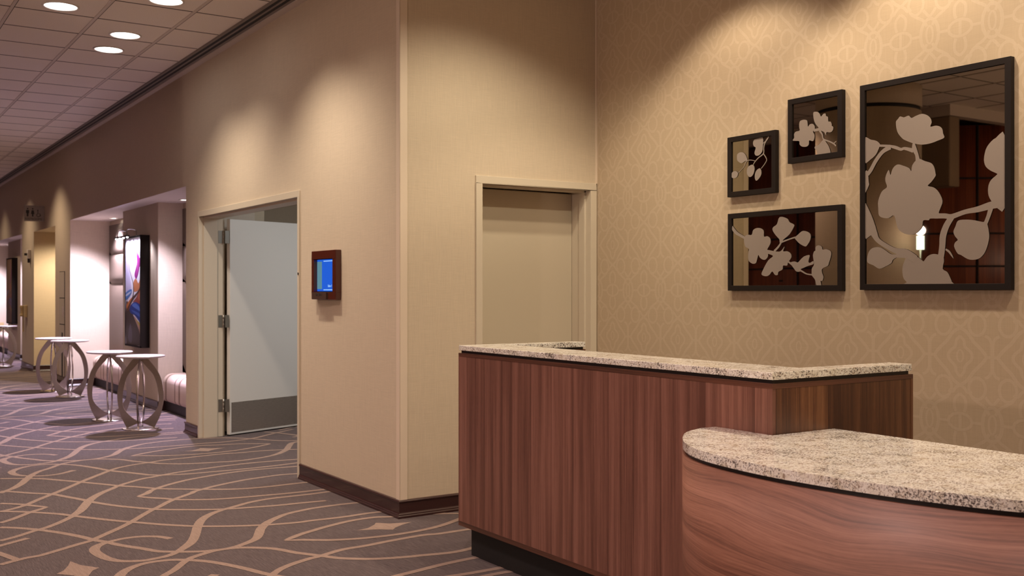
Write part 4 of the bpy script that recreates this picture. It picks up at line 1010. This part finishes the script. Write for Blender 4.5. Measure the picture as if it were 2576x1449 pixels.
ringp = [(cx + .085 * math.cos(R(a)), .40 + .085 * W_ / H_ * math.sin(R(a)), .03) for a in range(100, 400, 20)]
shape(m, [disc(cx - .03, .71, .032)] + [list(q) for q in ribbon(ringp)])
shape(m, [list(q) for q in ribbon([(cx - .03, .68, .035), (cx - .02, .50, .035), (cx + .07, .50, .03), (cx + .12, .34, .03)])])
child(m, 'wheelchair_symbol', sg, fix=False)
text('RESTROOMS', .046, 'lettering', sg, (sx(.46), yf - .0005, sz(.14)), (1, 0, 0), SIGNK)
# wall-mounted alarm, telephone, access doors, outlet
al = thing('fire_alarm', 'small white alarm box with dark sensor, high on the wall past the restroom passage', 'alarm', (X1, 19.97, kz(1.96)))
m = MB(); m.box(X1 - .055, X1 - .001, 19.92, 20.04, kz(1.975), kz(2.135), WHITEPL); child(m, 'housing', al, bevel=.008)
m = MB(); m.lathe([(.0, kz(1.90)), (.02, kz(1.905)), (.02, kz(1.975))], BENCHB, X1 - .03, 19.98, 14); child(m, 'sensor', al); m = MB(); m.box(X1 - .10, X1 - .055, 19.96, 20.0, kz(2.03), kz(2.07), BENCHB); child(m, 'strobe', al)
ph = thing('wall_telephone', 'cream wall telephone with hanging coiled cord beside the far niche', 'telephone', (X1, 20.5, .9))
m = MB(); m.box(X1 - .05, X1 - .001, 20.30, 20.52, .93, 1.15, CREAMPL); child(m, 'body', ph, bevel=.012)
m = MB(); m.box(X1 - .095, X1 - .052, 20.44, 20.50, .945, 1.145, CREAMPL); m.box(X1 - .11, X1 - .06, 20.43, 20.51, .945, .99, CREAMPL); m.box(X1 - .11, X1 - .06, 20.43, 20.51, 1.10, 1.145, CREAMPL); child(m, 'handset', ph, bevel=.010)
m = MB(); cord = []
for i in range(120):
    t = i / 119; a = t * 2 * math.pi * 22
    cord.append((X1 - .05 + .012 * math.cos(a), 20.47 + .012 * math.sin(a), .945 - .27 * math.sin(t * math.pi * .5)))
m.tube(cord, .004, CREAMPL, 5); child(m, 'coiled_cord', ph)
for i, (z0, z1, lab) in enumerate(((kz(1.305), kz(1.70), 'topmost of three cream access doors between the near niche and restroom passage'), (kz(.905), kz(1.298), 'middle of three stacked cream access doors beside the near niche'), (kz(.10), kz(.898), 'lowest, tall cream access door with a long dark slot, behind the middle tables'))):
    ya_, yb_ = ky(16.70), ky(17.10)
    ac = thing('access_door', lab, 'access door', (X1, (ya_ + yb_) / 2, z0), group='stacked access doors')
    m = MB(); m.box(X1 - .004, X1 - .0005, ya_ - .012, yb_ + .012, z0 - .006, z1 + .006, BENCHB); child(m, 'surround', ac)
    m = MB(); m.box(X1 - .012, X1 - .004, ya_, yb_, z0 + .003, z1 - .003, PAINT); child(m, 'panel', ac)
    if i == 1: m = MB(); m.box(X1 - .022, X1 - .012, ya_ + .05, ya_ + .09, z0 + .13, z0 + .27, TEE); child(m, 'handle', ac)
    if i == 2: m = MB(); m.box(X1 - .016, X1 - .012, ya_ + .10, ya_ + .18, z0 + .02, z1 - .12, SIGNK); child(m, 'slot', ac)
ol = thing('wall_outlet', 'cream outlet plate low on the white end wall of the far niche, left edge', 'outlet', (3.1, M1, .4))
yo = M1 - .006
m = MB(); m.box(3.27, 3.42, yo - .004, yo, .47, .66, CREAMPL); child(m, 'cover_plate', ol, bevel=.003)

# floor lamp in the lobby (it shows in the mirrors)
fl_ = thing('floor_lamp', 'slender floor lamp with a glowing white cylinder shade by the round column', 'lamp', (-.32, 6.53, 0))
m = MB(); m.lathe([(0, 0), (.14, 0), (.14, .015), (.02, .03), (0, .03)], STEEL, n=24); m.build('base', fl_)
m = MB(); m.lathe([(.010, .03), (.010, 1.835)], STEEL, n=12); m.build('pole', fl_)
SHADE = plain('lit_lamp_shade', (.8, .9, .85), .5, emit=(.80, 1.0, .90), es=3.5)
m = MB(); m.lathe([(.0, 1.835), (.038, 1.835), (.038, 1.975), (0, 1.975)], SHADE, n=20); m.build('lamp_shade', fl_)['label'] = 'glowing white cylinder shade'

lf2 = copy_tree(fl_); lf2.location = (-3.0, 3.4, 0); lf2['label'] = 'added floor lamp with a glowing cylinder shade, out of view in the open lobby'  # added lamp, unseen, to light the counter and cast the wall shadow
pt = bpy.data.lights.new('floor_lamp_light', 'POINT'); pt.energy = 115; pt.color = (1.0, .74, .64); pt.shadow_soft_size = .06  # light of the added lamp
po = bpy.data.objects.new('floor_lamp_light', pt); COL.objects.link(po); po.location = (-3.0, 3.4, 2.15)
# restroom passage and meeting room lamps
pt = bpy.data.lights.new('floor_lamp_light', 'POINT'); pt.energy = 1.2; pt.color = (1.0, .80, .74); pt.shadow_soft_size = .05
po = bpy.data.objects.new('floor_lamp_light', pt); COL.objects.link(po); po.location = (-.32, 6.53, 2.03)
spot('passage_lamp', (3.7, 18.7, 2.38), (3.5, 19.0, 0), 90, (1.0, .82, .60), 150, .6, .06)
area('meeting_room_lamp', (4.9, 8.3, 2.7), (4.4, 8.9, 0), 34, (.90, .95, 1.0), 1.2, 1.2)
